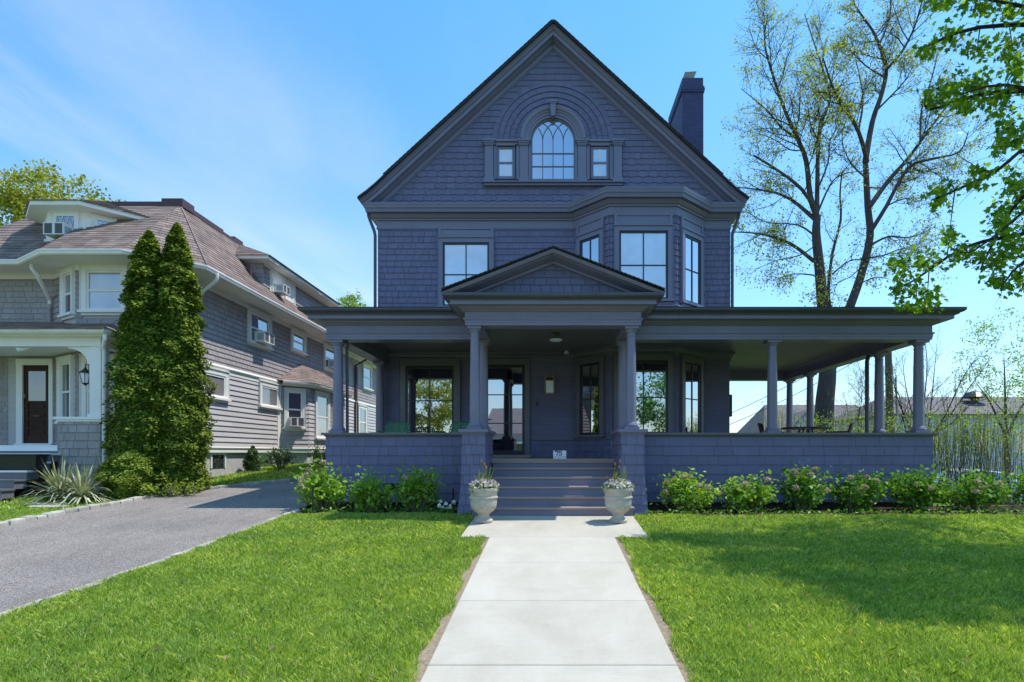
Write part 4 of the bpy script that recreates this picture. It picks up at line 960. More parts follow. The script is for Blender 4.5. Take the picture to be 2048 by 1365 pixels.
s = MB(); s.fbox(DF[1][0], -.03, DF[1][1]+.03, 6.50, 6.56, 0, .07); s.fbox(DF[2][0], -.03, .80, 6.80, 6.85, 0, .06); s.build('sill', M['white'], dm)
window(N, DF[1][0], .20, .76, 6.60, 7.20, M['glassn'], M['white'], M['white'], cw=.05, style='diamond', sw=.05, sill=False, deep=.04)
window(N, DF[2][0], .20, .58, 6.90, 7.19, M['glassn'], M['white'], M['white'], cw=.04, style='diamond', sw=.045, sill=False, deep=.04)
# side dormer
SD = [(-10.3, 17.6), (-9.15, 17.6), (-9.15, 22.7), (-10.3, 22.7)]
SDF = [facet(SD[i], SD[i+1]) for i in range(3)]
m = MB(); m.prism(SD, 6.0, 7.22); sdm = m.build('dormer', M['nshing'], N)
FD = SDF[1][0]
s = MB(); shingles(s, SDF[0][0], 0, 1.15, 6.0, 7.2, .142, .22, lap=.02); shingles(s, FD, 0, .4, 6.2, 7.2, .142, .24, lap=.02); s.build('dormer_shingles', M['nshing'], sdm); s = MB(); shingles(s, FD, 2.2, 5.1, 6.2, 7.2, .142, .24, lap=.02); s.build('dormer_shingles', M['nshing'], sdm)
s = MB(); s.fbox(FD, .40, 2.18, 6.30, 7.16, 0, .03); s.fbox(FD, .36, 2.22, 6.30, 6.37, .03, .06); s.fbox(FD, .0, 5.1, 7.10, 7.17, .031, .05); s.build('window_surround', M['cream'], sdm)
window(N, FD, .55, 1.12, 6.42, 7.02, M['glassn'], M['cream'], M['white'], cw=.06, style='hung', sw=.05, sill=False, deep=.05); window(N, FD, 1.42, 1.99, 6.42, 7.02, M['glassn'], M['cream'], M['white'], cw=.06, style='hung', sw=.05, sill=False, deep=.05)
s = MB(); s.sweep([(-10.1, 17.6)]+SD[1:3]+[(-10.1, 22.7)], [(0, 7.16), (.34, 7.20), (.34, 7.31), (.37, 7.32), (.37, 7.30)]); s.build('dormer_eave', M['cream'], sdm)
b = MB(); sh = MB(); q = [Vector((-10.3, 17.23, 7.31)), Vector((-8.78, 17.23, 7.31)), Vector((-8.78, 23.07, 7.31)), Vector((-10.3, 23.07, 7.31))]; ra = Vector((-10.47, 18.6, 8.14)); rb = Vector((-10.47, 22, 8.14))
roof_plane([q[0], q[1], ra]); roof_plane([q[1], q[2], rb, ra]); roof_plane([q[2], q[3], rb])
b.build('dormer_roof', M['nroof'], sdm); sh.build('dormer_roof_shingles', M['nroof'], sdm)
# side bay roof
b = MB(); sh = MB(); s = MB()
be = [Vector((p.x, p.y, 3.66)) for p in offset(SB, .32)]; be[0].x = be[3].x = NX+.03; be[0].y -= .1; be[3].y += .1
ba, bb = Vector((NX+.02, 21.0, 4.52)), Vector((NX+.02, 22.7, 4.52))
roof_plane([be[0], be[1], ba]); roof_plane([be[1], be[2], bb, ba]); roof_plane([be[2], be[3], bb])
br = b.build('side_bay_roof', M['nroof'], N); sh.build('roof_shingles', M['nroof'], br)
s.sweep(SB, [(0, 3.50), (.28, 3.55), (.28, 3.58), (.32, 3.59), (.33, 3.65), (.3, 3.66)]); s.build('side_bay_eave', M['cream'], N)
# front porch
PYF, PXR = 12.85, -10.44
b = MB(); b.box(-17, PXR, PYF, NY-.01, 1.10, 1.33); b.box(-17, PXR-.1, PYF+.15, NY-.02, .0, 1.10); b.build('porch_floor', M['trimdk'], N)
s = MB(); s.box(-17, -11.42, PYF-.03, PYF, 1.20, 1.332); s.box(-17, PXR+.02, PYF-.02, PYF+.25, 3.62, 3.90); s.box(PXR-.24, PXR+.022, PYF+.25, NY-.1, 3.622, 3.90); s.box(-17, PXR-.2, PYF+.2, NY-.02, 3.66, 3.70)
s.sweep([(-17, PYF), (PXR, PYF), (PXR, NY)], [(.0, 3.80), (.05, 3.82), (.20, 3.83), (.20, 3.86), (.24, 3.88), (.30, 3.86), (.34, 3.90), (.35, 3.96), (.25, 3.97)]); s.build('porch_beam', M['white'], N)
s = MB(); s.box(PXR-.26, PXR, PYF-.0, PYF+.26, 1.99, 3.62); s.box(PXR-.29, PXR+.03, PYF-.03, PYF+.29, 1.99, 2.06)
pts = [(PXR-.26, 3.22), (PXR-.26, 3.62), (PXR-.78, 3.62)]+[(PXR-.78+.0+.45*(math.sin(a)), 3.58-.36*(1-math.cos(a))) for a in [math.pi/2*i/6 for i in range(7)]]
s.add([(x, y, z) for y in (PYF+.03, PYF+.23) for x, z in pts], [tuple(range(len(pts)-1, -1, -1)), tuple(range(len(pts), 2*len(pts)))]+[(i, (i+1) % len(pts), len(pts)+(i+1) % len(pts), len(pts)+i) for i in range(len(pts))])
s.build('porch_post', M['white'], N)
s = MB(); s.box(-11.42, PXR, PYF, PYF+.2, .1, 1.93); s.box(PXR-.2, PXR, PYF+.2, NY, .1, 1.93); pw_ = s.build('porch_parapet', M['nshing'], N)
s = MB(); FPN = Fr((-11.42, PYF, 0), (1, 0, 0)); shingles(s, FPN, 0, .98, .15, 1.90, .185, .24, lap=.024); shingles(s, Fr((PXR, PYF, 0), (0, 1, 0)), 0, 1.5, .15, 1.90, .185, .24, lap=.024); s.build('parapet_shingles', M['nshing'], pw_)
s = MB(); s.box(-11.50, PXR+.06, PYF-.06, PYF+.26, 1.93, 1.99); s.box(PXR-.26, PXR+.06, PYF+.26, NY, 1.93, 1.99); s.box(-11.45, PXR+.03, PYF-.03, PYF+.2, 1.88, 1.93); s.build('parapet_cap', M['white'], pw_)
b = MB(); sh = MB(); pe = [Vector((-16.8, PYF-.35, 3.95)), Vector((PXR+.35, PYF-.35, 3.95)), Vector((PXR+.35, NY, 3.95))]
roof_plane([pe[0], pe[1], Vector((PXR-.8, 14.38, 4.54)), Vector((-16.8, 14.38, 4.54))]); b.poly([pe[1], pe[2], (PXR-.8, 14.38, 4.54)])
pr_ = b.build('porch_roof', M['nroof'], N); sh.build('roof_shingles', M['nroof'], pr_)
b = MB(); t_ = MB()
for k in range(1, 7):
    y1 = PYF-.28*(k-1); z = 1.33-.185*k; b.box(-17, -11.36, y1-.28, y1, z-.2, z-.04); (t_ if k < 4 else b).box(-17, -11.33, y1-.30, y1-.001, z-.04, z)
    if k > 1: pass
b.build('stair_risers', M['trimdk'], N); t_.build('stair_treads', M['white'], N)
# rainwater pipes
d = MB(); d.tube([(PXR+.28, PYF-.22, 3.86), (PXR+.28, PYF-.22, 3.76), (PXR+.10, PYF-.04, 3.62), (PXR+.07, PYF+.02, 3.5), (PXR+.07, PYF+.02, .3)], .045, 10); d.build('downspout', M['white'], N, smooth=True)
d = MB(); d.tube([(-12.75, 13.62, 5.83), (-12.75, 13.62, 5.68), (-12.7, 13.7, 5.55), (-12.98, 14.36, 5.12), (-12.98, 14.36, 4.95)], .045, 10); d.build('downspout', M['white'], N, smooth=True)
d = MB(); d.tube([(-12.98, 14.36, 5.0), (-12.98, 14.36, 4.3)], .045, 10); d.build('downspout', M['nshing'], N, smooth=True)
d = MB(); d.tube([(-8.74, 14.5, 5.84), (-8.74, 14.5, 5.70), (-8.8, 14.5, 5.62), (-9.35, 14.55, 5.22), (-9.44, 14.6, 5.1), (-9.44, 14.6, .7)], .045, 10); d.build('downspout', M['white'], N, smooth=True)
d = MB(); d.tube([(-8.72, 26.6, 5.8), (-8.9, 26.6, 5.6), (-9.42, 26.7, 5.35), (-9.44, 26.7, .8)], .05, 8); d.tube([(-9.45, 26.95, 5.3), (-9.45, 26.95, 3.7), (-9.4, 26.9, 3.5), (-9.4, 26.9, .8)], .035, 6); d.build('downspout', M['ridge'], N, smooth=True)
# porch lantern and spot lamp
l = MB(); lc = (-10.86, PYF+.08)
l.box(-10.74, -10.70, PYF+.02, PYF+.14, 2.98, 3.18); l.tube([(-10.72, PYF+.08, 3.1), (-10.78, PYF+.08, 3.22), (-10.86, PYF+.08, 3.22), (-10.86, PYF+.08, 3.14)], .012, 6)
l.lathe((*lc, 0), [(.01, 3.15), (.03, 3.12), (.05, 3.09), (.12, 3.03), (.125, 3.015)], 8); l.lathe((*lc, 0), [(.06, 2.78), (.065, 2.77), (.03, 2.745), (.012, 2.72)], 8)
for k in range(6):
    a = math.pi/3*k; l.tube([(lc[0]+.112*math.cos(a), lc[1]+.112*math.sin(a), 3.02), (lc[0]+.062*math.cos(a), lc[1]+.062*math.sin(a), 2.775)], .007, 4)
lo = l.build('porch_lantern', M['black'], N); l = MB(); l.lathe((*lc, 0), [(.055, 2.785), (.10, 3.01)], 6); l.build('lamp_glass', M['lampglass'], lo)
l = MB(); l.lathe((-12.2, 13.0, 0), [(.05, 3.66), (.05, 3.63), (.001, 3.625)], 10); l.tube([(-12.2, 13.0, 3.63), (-12.25, 12.95, 3.57)], .02, 6); l.tube([(-12.22, 12.97, 3.6), (-12.38, 12.85, 3.53)], [.03, .06], 10); l.build('spot_lamp', M['cream'], N)
s = MB(); s.fbox(FPN, -.02+.0, .0, 0, .1, 0, .1)

# window air conditioners (each lifts out of its window)
def air_con(F, a, z, wd, h, dp, label):
    o = F.p(a, z, 0); r = thing('air_conditioner', o, label, 'air conditioner', 'window air conditioners in the grey house')
    m = MB(); t_ = .022
    m.fbox(F, a-wd/2, a+wd/2, z, z+t_, .03, dp); m.fbox(F, a-wd/2, a+wd/2, z+h-t_, z+h, .03, dp); m.fbox(F, a-wd/2, a-wd/2+t_, z+t_, z+h-t_, .03, dp); m.fbox(F, a+wd/2-t_, a+wd/2, z+t_, z+h-t_, .03, dp); m.fbox(F, a-wd*.06, a+wd*.06, z+t_, z+h-t_, .03, dp-.004)
    m.build('case', M['acwhite'], r)
    g = MB(); n = 10
    for k in range(n): zz_ = z+t_+(h-2*t_)*(k+.2)/n; g.fbox(F, a-wd/2+t_, a+wd/2-t_, zz_, zz_+(h-2*t_)*.45/n, dp-.03, dp-.008)
    g.fbox(F, a-wd/2+t_, a+wd/2-t_, z+t_, z+h-t_, .04, dp-.035); g.build('grille', M['acgrille'], r)
    v = MB()
    for sg in (-1, 1):
        for k in range(7):
            zz_ = z+h*.2+h*.6*k/7; x = a+sg*wd/2; v.fbox(F, min(x, x+sg*.003), max(x, x+sg*.003), zz_, zz_+h*.04, dp*.35, dp*.9)
    v.build('side_vent', M['acgrille'], r)
air_con(DF[1][0], .48, 6.56, .50, .30, .38, 'white air conditioner in the diamond-paned window of the front roof dormer')
air_con(FD, .835, 6.43, .46, .27, .36, 'white air conditioner in the twin window of the long side roof dormer')
air_con(FS, 18.0, 4.70, .62, .34, .36, 'white air conditioner in the upper side window just right of the tall conifers')
air_con(FS, 23.8, 4.76, .60, .34, .34, 'white air conditioner in the upper side window above the bay roof')
air_con(SF[0][0], .50, 2.08, .46, .32, .30, 'white air conditioner in the ground-floor bay window over the shrubs')
# ------------------------------------------------------------------ small things
# house number board leaning at the top of the steps
sg = thing('number_sign', (.17, 11.55, PZ), 'small white board with black number 75 standing on the top step', 'sign')
FSg = Fr((.17, 11.50, PZ+.006), (1, 0, 0), (0, .10, 1))
m = MB(); m.fbox(FSg, -.135, .135, 0, .17, -.02, 0); m.build('board', M['plate'], sg)
m = MB(); c_ = .002
def stroke(pts, w_):
    for p, q in zip(pts, pts[1:]):
        d_ = Vector((q[0]-p[0], q[1]-p[1])).normalized(); nn_ = Vector((-d_.y, d_.x))*w_/2; e_ = d_*w_*.3
        m.add([FSg.p(x, y, .0025) for x, y in ((p[0]-e_.x-nn_.x, p[1]-e_.y-nn_.y), (q[0]+e_.x-nn_.x, q[1]+e_.y-nn_.y), (q[0]+e_.x+nn_.x, q[1]+e_.y+nn_.y), (p[0]-e_.x+nn_.x, p[1]-e_.y+nn_.y))], [(0, 1, 2, 3)])
stroke([(-.092, .140), (-.092, .158), (-.030, .158), (-.052, .105), (-.060, .070)], .017); stroke([(-.094, .154), (-.030, .154)], .017); stroke([(-.072, .070), (-.046, .070)], .006)
stroke([(.046, .156), (-.004, .156), (-.010, .118), (.008, .124), (.030, .120), (.042, .104), (.042, .088), (.028, .073), (.006, .070), (-.010, .078), (-.012, .086)], .016); stroke([(0, .153), (.046, .153)], .012)
m.build('digits', M['ink'], sg)
m = MB(); m.add([FSg.p(a, z, .002) for a, z in ((-.135, .040), (.135, .040), (.135, .044), (-.135, .044))], [(0, 1, 2, 3)]); m.add([FSg.p(a, z, .002) for a, z in ((-.03, .006), (.0, .004), (.0, .009), (-.03, .010))], [(0, 1, 2, 3)]); m.build('rule_line', M['ink'], sg)

# stone urns flanking the steps and their plantings
def urn(x, y, label, plabel, seed):
    z0 = zg(x, y)+.027; u = thing('garden_urn', (x, y, z0), label, 'urn', 'stone urns beside the steps')
    m = MB(); m.lathe((x, y, z0), [(.001, 0), (.155, 0), (.158, .035), (.145, .05), (.125, .06), (.098, .10), (.095, .13), (.115, .155), (.17, .19), (.205, .235), (.222, .29), (.226, .36), (.226, .40), (.240, .405), (.246, .42), (.240, .437), (.226, .445), (.228, .50), (.236, .51), (.25, .525), (.258, .555), (.252, .58), (.225, .585), (.215, .56), (.21, .52), (.001, .52)], 40)
    m.build('bowl', M['urn'], u, smooth=True)
    m = MB(); m.lathe((x, y, z0), [(.001, .545), (.12, .55), (.212, .535)], 20); m.build('potting_soil', M['soil'], u)
    p = thing('flower_planting', (x, y, z0+.54), plabel, 'flowers', 'flower plantings in the urns'); rg = np.random.default_rng(seed)
    n = 520; r_ = .25*np.sqrt(rg.uniform(0, 1, n)); a = rg.uniform(0, 6.28, n)
    P = np.stack([x+r_*np.cos(a), y+r_*np.sin(a), z0+.57+.09*(1-(r_/.25)**2)+rg.uniform(-.03, .03, n)], 1); leaves('foliage', P, .05, T_LEAF, M['lf_hyd'], p, up=.8)
    n = 190; r_ = .25*np.sqrt(rg.uniform(0, 1, n)); a = rg.uniform(0, 6.28, n)
    c0 = np.stack([x+r_*np.cos(a), y+r_*np.sin(a), z0+.60+.10*(1-(r_/.25)**2)+rg.uniform(-.01, .04, n)], 1); P = np.repeat(c0, 4, 0)+rg.normal(0, .010, (n*4, 3)); leaves('blossoms', P, .036, T_ROUND, M['pansy'], p, up=.5, out=np.tile([[0, -1., .4]], (n*4, 1)), outw=.8)
    V = []
    for k in range(26):
        bx, by = x+rg.uniform(-.10, .12), y+rg.uniform(-.08, .08); az = rg.uniform(0, 6.28); L = rg.uniform(.22, .40); ln = rg.uniform(.02, .14); w_ = .011
        for s_ in range(3):
            f0, f1 = s_/3, (s_+1)/3; q = []
            for f, sd_ in ((f0, -1), (f0, 1), (f1, 1), (f1, -1)): q.append((bx+ln*f*f*math.cos(az)+sd_*w_*(1-f*.8), by+ln*f*f*math.sin(az), z0+.56+L*f))
            V.append(q)
    np_mesh('leaf_blades', np.array(V), 4, M['lf_bulb'], p)
    m = MB()
    for k in range(9):
        az = rg.uniform(0, 6.28); L = rg.uniform(.18, .34); bx, by = x+.1*math.cos(az), y+.1*math.sin(az); m.tube([(bx, by, z0+.58), (bx+.1*math.cos(az), by+.08*math.sin(az), z0+.58+L*.7), (bx+.22*math.cos(az), by+.18*math.sin(az), z0+.58+L*(.5 if k % 2 else .1))], [.006, .005, .003], 4)
    for k in range(3):
        bx = x+rg.uniform(-.08, .12); m.tube([(bx, y, z0+.56), (bx, y, z0+.90+.05*k)], .006, 4); m.lathe((bx, y, z0+.90+.05*k), [(.004, 0), (.018, .02), (.014, .05), (.003, .065)], 8)
    m.build('dry_stalks', M['lf_dead'], p)
urn(-1.155, 9.45, 'weathered stone urn at the left foot of the steps', 'pansies and spent bulbs in the left stone urn', 3)
urn(1.135, 9.45, 'weathered stone urn at the right foot of the steps', 'pansies and spent bulbs in the right stone urn', 5)

# green webbed lawn chairs on the porch
def lawn_chair(x, y, rz, label):
    r = thing('lawn_chair', (x, y, PZ), label, 'chair', 'green webbed chairs on the porch'); Mx = Matrix.Translation((x, y, PZ)) @ Matrix.Rotation(rz, 4, 'Z')
    def T(p): return Mx @ Vector(p)
    m = MB(); w_ = .29
    bk = [(-w_, .22, .38), (-w_, .40, .80), (-w_+.06, .425, .87), (w_-.06, .425, .87), (w_, .40, .80), (w_, .22, .38)]
    m.tube([T(p) for p in bk], .013, 8); m.tube([T(p) for p in ((-w_, .22, .38), (-w_, -.28, .42), (w_, -.28, .42), (w_, .22, .38))], .013, 8); m.build('frame', M['chairmetal'], r, smooth=True)
    m = MB()
    for k in range(7):
        f = (k+.5)/7; z = .40+.46*f; y_ = .22+.20*f+.008*(-1)**k; m.add([T(p) for p in ((-w_, y_, z-.016), (w_, y_, z-.016), (w_, y_+.008, z+.016), (-w_, y_+.008, z+.016))], [(0, 1, 2, 3)])
    for k in range(8):
        xx = -w_+.05+(2*w_-.1)*k/7; m.add([T(p) for p in ((xx-.014, .222, .39), (xx+.014, .222, .39), (xx+.014, .428, .87), (xx-.014, .428, .87))], [(0, 1, 2, 3)])
    m.build('backrest_webbing', M['chair'], r)
    m = MB()
    for k in range(8): yy = -.26+.46*k/7; m.add([T(p) for p in ((-w_, yy-.02, .415), (w_, yy-.02, .415), (w_, yy+.02, .41), (-w_, yy+.02, .41))], [(0, 1, 2, 3)])
    for k in range(8): xx = -w_+.05+(2*w_-.1)*k/7; m.add([T(p) for p in ((xx-.02, -.28, .425), (xx+.02, -.28, .425), (xx+.02, .22, .386), (xx-.02, .22, .386))], [(0, 1, 2, 3)])
    m.build('seat_webbing', M['chair'], r)
    for s_ in (-1, 1):
        m = MB(); m.tube([T((s_*(w_+.03), -.30, 0)), T((s_*(w_+.03), -.27, .60)), T((s_*(w_+.03), -.2, .62)), T((s_*(w_+.03), .34, .61)), T((s_*(w_+.03), .30, 0))], .013, 8); m.build('leg', M['chairmetal'], r, smooth=True)
        m = MB(); m.tube([T((s_*(w_+.03), -.27, .625)), T((s_*(w_+.03), .20, .625))], .022, 8); m.build('armrest', M['chairmetal'], r, smooth=True)
lawn_chair(-3.72, 13.15, R(4), 'green webbed lawn chair at the left end of the porch')
lawn_chair(-2.36, 13.1, R(-24), 'green webbed lawn chair angled beside the portico column')

# dining table and chairs on the side porch
tb = thing('patio_table', (6.55, 14.3, PZ), 'dark round dining table on the right side of the porch', 'table')
m = MB(); m.lathe((6.55, 14.3, PZ), [(.001, .735), (.60, .735), (.615, .745), (.615, .765), (.60, .775), (.001, .775)], 36); m.build('tabletop', M['black'], tb)
for k in range(4):
    a = math.pi/4+k*math.pi/2; m = MB(); m.tube([(6.55+.15*math.cos(a), 14.3+.15*math.sin(a), PZ+.735), (6.55+.42*math.cos(a), 14.3+.42*math.sin(a), PZ)], .02, 6); m.build('leg', M['black'], tb)
def patio_chair(x, y, rz, label):
    r = thing('patio_chair', (x, y, PZ), label, 'chair', 'brown chairs around the porch table'); Mx = Matrix.Translation((x, y, PZ)) @ Matrix.Rotation(rz, 4, 'Z')
    def T(p): return Mx @ Vector(p)
    for sx_, sy in ((-1, -1), (1, -1), (1, 1), (-1, 1)): m = MB(); m.tube([T((sx_*.24, sy*.22, 0)), T((sx_*.23, sy*.21, .45 if sy < 0 else .43))], .018, 6); m.build('leg', M['rattan'], r)
    m = MB(); m.add([T((a, b_, z)) for z in (.42, .46) for a, b_ in ((-.26, -.25), (.26, -.25), (.26, .25), (-.26, .25))], MB.BF); m.build('seat', M['rattan'], r)
    m = MB(); rows = []
    for i in range(9):
        f = i/8*2-1; rows.append([T((f*.27, .25-.05*f*f*1.0+dz*.12+dt, .44+dz*(.46-.03*f*f))) for dz, dt in ((0, 0), (.5, 0), (1, 0), (1, .03), (.5, .03), (0, .03))])
    m.grid(rows, False, True); m.build('backrest', M['rattan'], r)
    for s_ in (-1, 1): m = MB(); m.tube([T((s_*.27, -.22, .45)), T((s_*.27, -.22, .65)), T((s_*.27, .28, .67))], .016, 6); m.build('armrest', M['rattan'], r)
patio_chair(5.75, 14.35, R(78), 'brown wicker chair on the left side of the round porch table')
patio_chair(7.32, 14.25, R(-120), 'brown wicker chair on the right side of the round porch table')

# black planter tub on the neighbour's steps
tbx = thing('planter_tub', (-11.75, 12.2, .775), 'long black plastic planter tub on the steps of the grey house', 'planter')
m = MB(); rows = []
for e_, z in ((.0, .775), (.03, .80), (.09, 1.09), (.115, 1.10), (.12, 1.13), (.09, 1.13), (.05, .90)): rows.append([(x, y, z) for x, y in ((-12.75-e_, 12.10-e_*.7), (-11.27+e_, 12.10-e_*.7), (-11.22+e_, 12.16), (-11.22+e_, 12.24), (-11.27+e_, 12.28+e_*.7), (-12.75-e_, 12.28+e_*.7))])
m.grid(rows, False, True); m.poly([rows[0][i] for i in range(6)]); m.build('tub', M['black'], tbx)
m = MB(); m.add([(x, y, 1.02) for x, y in ((-12.8, 12.08), (-11.22, 12.08), (-11.22, 12.3), (-12.8, 12.3))], [(0, 1, 2, 3)]); m.build('potting_soil', M['soil'], tbx)

# thin black path lights in the beds
def path_light(x, y, h, label, arm=.10):
    z = zg(x, y); r = thing('path_light', (x, y, z), label, 'garden light', 'black path lights in the beds')
    m = MB(); m.tube([(x, y, z), (x, y, z+h)], .016, 8); m.lathe((x, y, z), [(.035, .0), (.035, .03), (.016, .05)], 8); m.build('post', M['black'], r)
    m = MB(); m.box(x-.02, x+arm, y-.02, y+.02, z+h-.02, z+h+.012); m.build('head', M['black'], r)
path_light(5.55, 10.33, .56, 'black path light standing among the hydrangeas to the right of the steps', .12)
path_light(-4.45, 10.35, .50, 'black path light in front of the flowering shrub at the driveway', .02)
path_light(-1.95, 11.0, .45, 'thin black path light near the left pier of the steps', .02)

# flagstones in the left grass
fs = MB()
for cx, cy, sx_, sy in ((-9.9, 10.9, .42, .14), (-10.2, 11.25, .35, .13)):
    a = [(cx+sx_*math.cos(k*math.pi/4+.2)*(1+.1*math.sin(k*3)), cy+sy*math.sin(k*math.pi/4+.2), 0) for k in range(8)]; fs.add([(p[0], p[1], zg(p[0], p[1])+.0) for p in a]+[(p[0], p[1], zg(p[0], p[1])+.045) for p in a], [tuple(range(8, 16))]+[(i, (i+1) % 8, 8+(i+1) % 8, 8+i) for i in range(8)])
o = fs.build('stepping_stones', M['kerb'], org=(0, 0, 0)); o['kind'] = 'structure'

# overhead wires, pole
pl = thing('utility_pole', (18.4, 30, -1), 'weathered timber utility pole seen behind the side porch', 'utility pole')
m = MB(); m.tube([(18.4, 30, -1.1), (18.15, 30, 8.6)], [.21, .16], 12); m.build('post', M['pole'], pl, smooth=True)
m = MB(); m.tube([(18.56, 29.8, 3.0), (18.48, 29.8, 5.2)], .05, 8); m.build('conduit', M['steel'], pl)
m = MB(); m.box(17.3, 19.0, 29.75, 29.85, 8.0, 8.12); m.build('crossarm', M['pole'], pl)
for k, (a, b_, sag, lab) in enumerate((((7.0, 36, 1.9), (18.2, 29.8, 7.9), .5, 'upper black overhead wire sloping up behind the side porch'), ((7.0, 36, 1.4), (18.2, 29.8, 7.2), .6, 'lower black overhead wire sloping up behind the side porch'))):
    m = MB(); m.tube([(a[0]+(b_[0]-a[0])*i/12, a[1]+(b_[1]-a[1])*i/12, a[2]+(b_[2]-a[2])*i/12-4*sag*(i/12)*(1-i/12)) for i in range(13)], .016, 4)
    tag(m.build('power_line', M['black'], org=(12, 30, 3)), lab, 'wire', 'overhead wires')

# parked car behind the hedge
def car(x, y, z, rz, label):
    r = thing('parked_car', (x, y, z), label, 'car'); Mx = Matrix.Translation((x, y, z)) @ Matrix.Rotation(rz, 4, 'Z')
    def T(p): return Mx @ Vector(p)
    m = MB(); rows = []                                   # hull sections: x, sill, belt, half width
    for xx, z0, z1, hw in ((-2.25, .45, .62, .60), (-2.18, .30, .80, .78), (-1.9, .24, .90, .86), (-1.0, .20, .95, .89), (0, .20, .95, .90), (.9, .20, .93, .89), (1.5, .22, .86, .87), (2.0, .26, .76, .80), (2.22, .34, .66, .66)):
        rows.append([T(p) for p in ((xx, -hw*.94, z0), (xx, -hw, (z0+z1)/2), (xx, -hw*.93, z1), (xx, 0, z1+.03), (xx, hw*.93, z1), (xx, hw, (z0+z1)/2), (xx, hw*.94, z0))])
    m.grid(rows, False, True); m.poly(rows[0]); m.poly(rows[-1])
    rows = []
    for xx, zt, hw in ((-1.35, 1.38, .58), (-.8, 1.46, .62), (0, 1.48, .63), (.45, 1.42, .60)): rows.append([T(p) for p in ((xx, -hw, zt-.05), (xx, -hw*.8, zt), (xx, 0, zt+.025), (xx, hw*.8, zt), (xx, hw, zt-.05))])
    m.grid(rows)
    for s_ in (-1, 1):
        for q in (((-1.95, .84, .93), (-1.35, .58, 1.33), (-1.25, .59, 1.34), (-1.8, .85, .93)), ((.45, .60, 1.37), (1.25, .84, .92), (1.12, .85, .92), (.35, .61, 1.38)), ((-.5, .63, 1.42), (-.42, .87, .94), (-.34, .87, .94), (-.42, .63, 1.42))): m.poly([T((p[0], s_*p[1], p[2])) for p in q])
    m.build('body', M['carpaint'], r, smooth=True)
    gl = MB(); gl.poly([T(p) for p in ((.45, -.59, 1.37), (.45, .59, 1.37), (1.25, .80, .93), (1.25, -.80, .93))]); gl.build('windscreen', M['glassn'], r)
    gl = MB(); gl.poly([T(p) for p in ((-1.35, .57, 1.33), (-1.35, -.57, 1.33), (-1.95, -.80, .93), (-1.95, .80, .93))]); gl.build('rear_window', M['glassn'], r)
    for s_ in (-1, 1):
        gl = MB(); gl.poly([T(p) for p in ((-1.9, s_*.835, .94), (-1.33, s_*.585, 1.34), (.44, s_*.605, 1.38), (1.2, s_*.835, .93))]); gl.build('side_window', M['glassn'], r)
        m = MB(); m.tube([T((2.08, s_*.58, .62)), T((2.2, s_*.52, .60))], [.10, .08], 10); m.build('headlight', M['lampglass'], r)
        for xx in (-1.35, 1.4):
            wh = MB(); wh.tube([T((xx, s_*.72, .32)), T((xx, s_*.92, .32))], .32, 20); wo = wh.build('wheel', M['tyre'], r); wh = MB(); wh.tube([T((xx, s_*.90, .32)), T((xx, s_*.93, .32))], .20, 14); wh.build('rim', M['steel'], wo)
car(17.7, 24, zg(18.6, 24), R(174), 'white car parked behind the tall thin hedge on the right')

# distant houses to the right
def bg_house(x0, x1, y, zb, ze, zr, depth, gables, label, winx=()):
    r = thing('house', ((x0+x1)/2, y, zb), label, 'house', None)
    m = MB(); m.box(x0, x1, y, y+depth, zb, ze); m.build('wall', M['bgwall'], r)
    m = MB(); ov = .5; ym = y+depth/2
    m.add([(x0-ov, y-ov, ze-.1), (x1+ov, y-ov, ze-.1), (x1-1.5, ym, zr), (x0+1.5, ym, zr), (x0-ov, y+depth+ov, ze-.1), (x1+ov, y+depth+ov, ze-.1)], [(0, 1, 2, 3), (5, 4, 3, 2), (4, 0, 3), (1, 5, 2)]); rf_ = m.build('roof', M['bgroof'], r)
    for gx, gw, z0, z1 in gables:
        m = MB(); yy = y+.6
        m.add([(gx-gw, yy, z0), (gx+gw, yy, z0), (gx+gw, yy, z0+(z1-z0)*.45), (gx, yy, z1), (gx-gw, yy, z0+(z1-z0)*.45)]+[(a, yy+3, c_) for a, c_ in ((gx-gw, z0), (gx+gw, z0), (gx+gw, z0+(z1-z0)*.45), (gx, z1), (gx-gw, z0+(z1-z0)*.45))], [(0, 1, 2, 3, 4), (1, 6, 7, 2), (0, 4, 9, 5)]); dm_ = m.build('dormer', M['bgwall'], r)
        m = MB(); zk = z0+(z1-z0)*.45
        for s_ in (-1, 1): m.add([(gx, yy-.3, z1+.12), (gx+s_*(gw+.3), yy-.3, zk-.05), (gx+s_*(gw+.3), yy+3, zk-.05), (gx, yy+3, z1+.12), (gx, yy-.3, z1), (gx+s_*(gw+.3), yy-.3, zk-.2), (gx+s_*(gw+.3), yy+3, zk-.2), (gx, yy+3, z1)], MB.BF)
        m.build('dormer_roof', M['bgroof'], dm_)
        F = Fr((gx, yy, z0), (1, 0, 0)); 
        for a in (-.55, .55): window(r, F, a-.38, a+.38, .15, (z1-z0)*.45, M['glassn'], M['white'], M['white'], cw=.1, style='hung', sw=.07)
    F = Fr((0, y, 0), (1, 0, 0))
    for a, b0 in winx: window(r, F, a-.5, a+.5, b0, b0+1.5, M['glassn'], M['white'], M['white'], cw=.12, style='hung', sw=.07)
    return r
bg_house(20.2, 32.5, 52, -1.4, 2.6, 6.0, 9, [(24.2, 1.25, 2.5, 5.0), (29.2, 1.25, 2.5, 5.0)], 'distant grey-roofed house with two small gabled dormers seen through the side porch', [(22, .5), (26.5, .5), (30.5, .5)])
bh = bg_house(25.0, 41, 40, -1.4, 4.0, 5.6, 9, [], 'pale lilac house with a low grey roof behind the hedge', [(27.5, 1.2), (31, 1.2), (34, 1.2)])
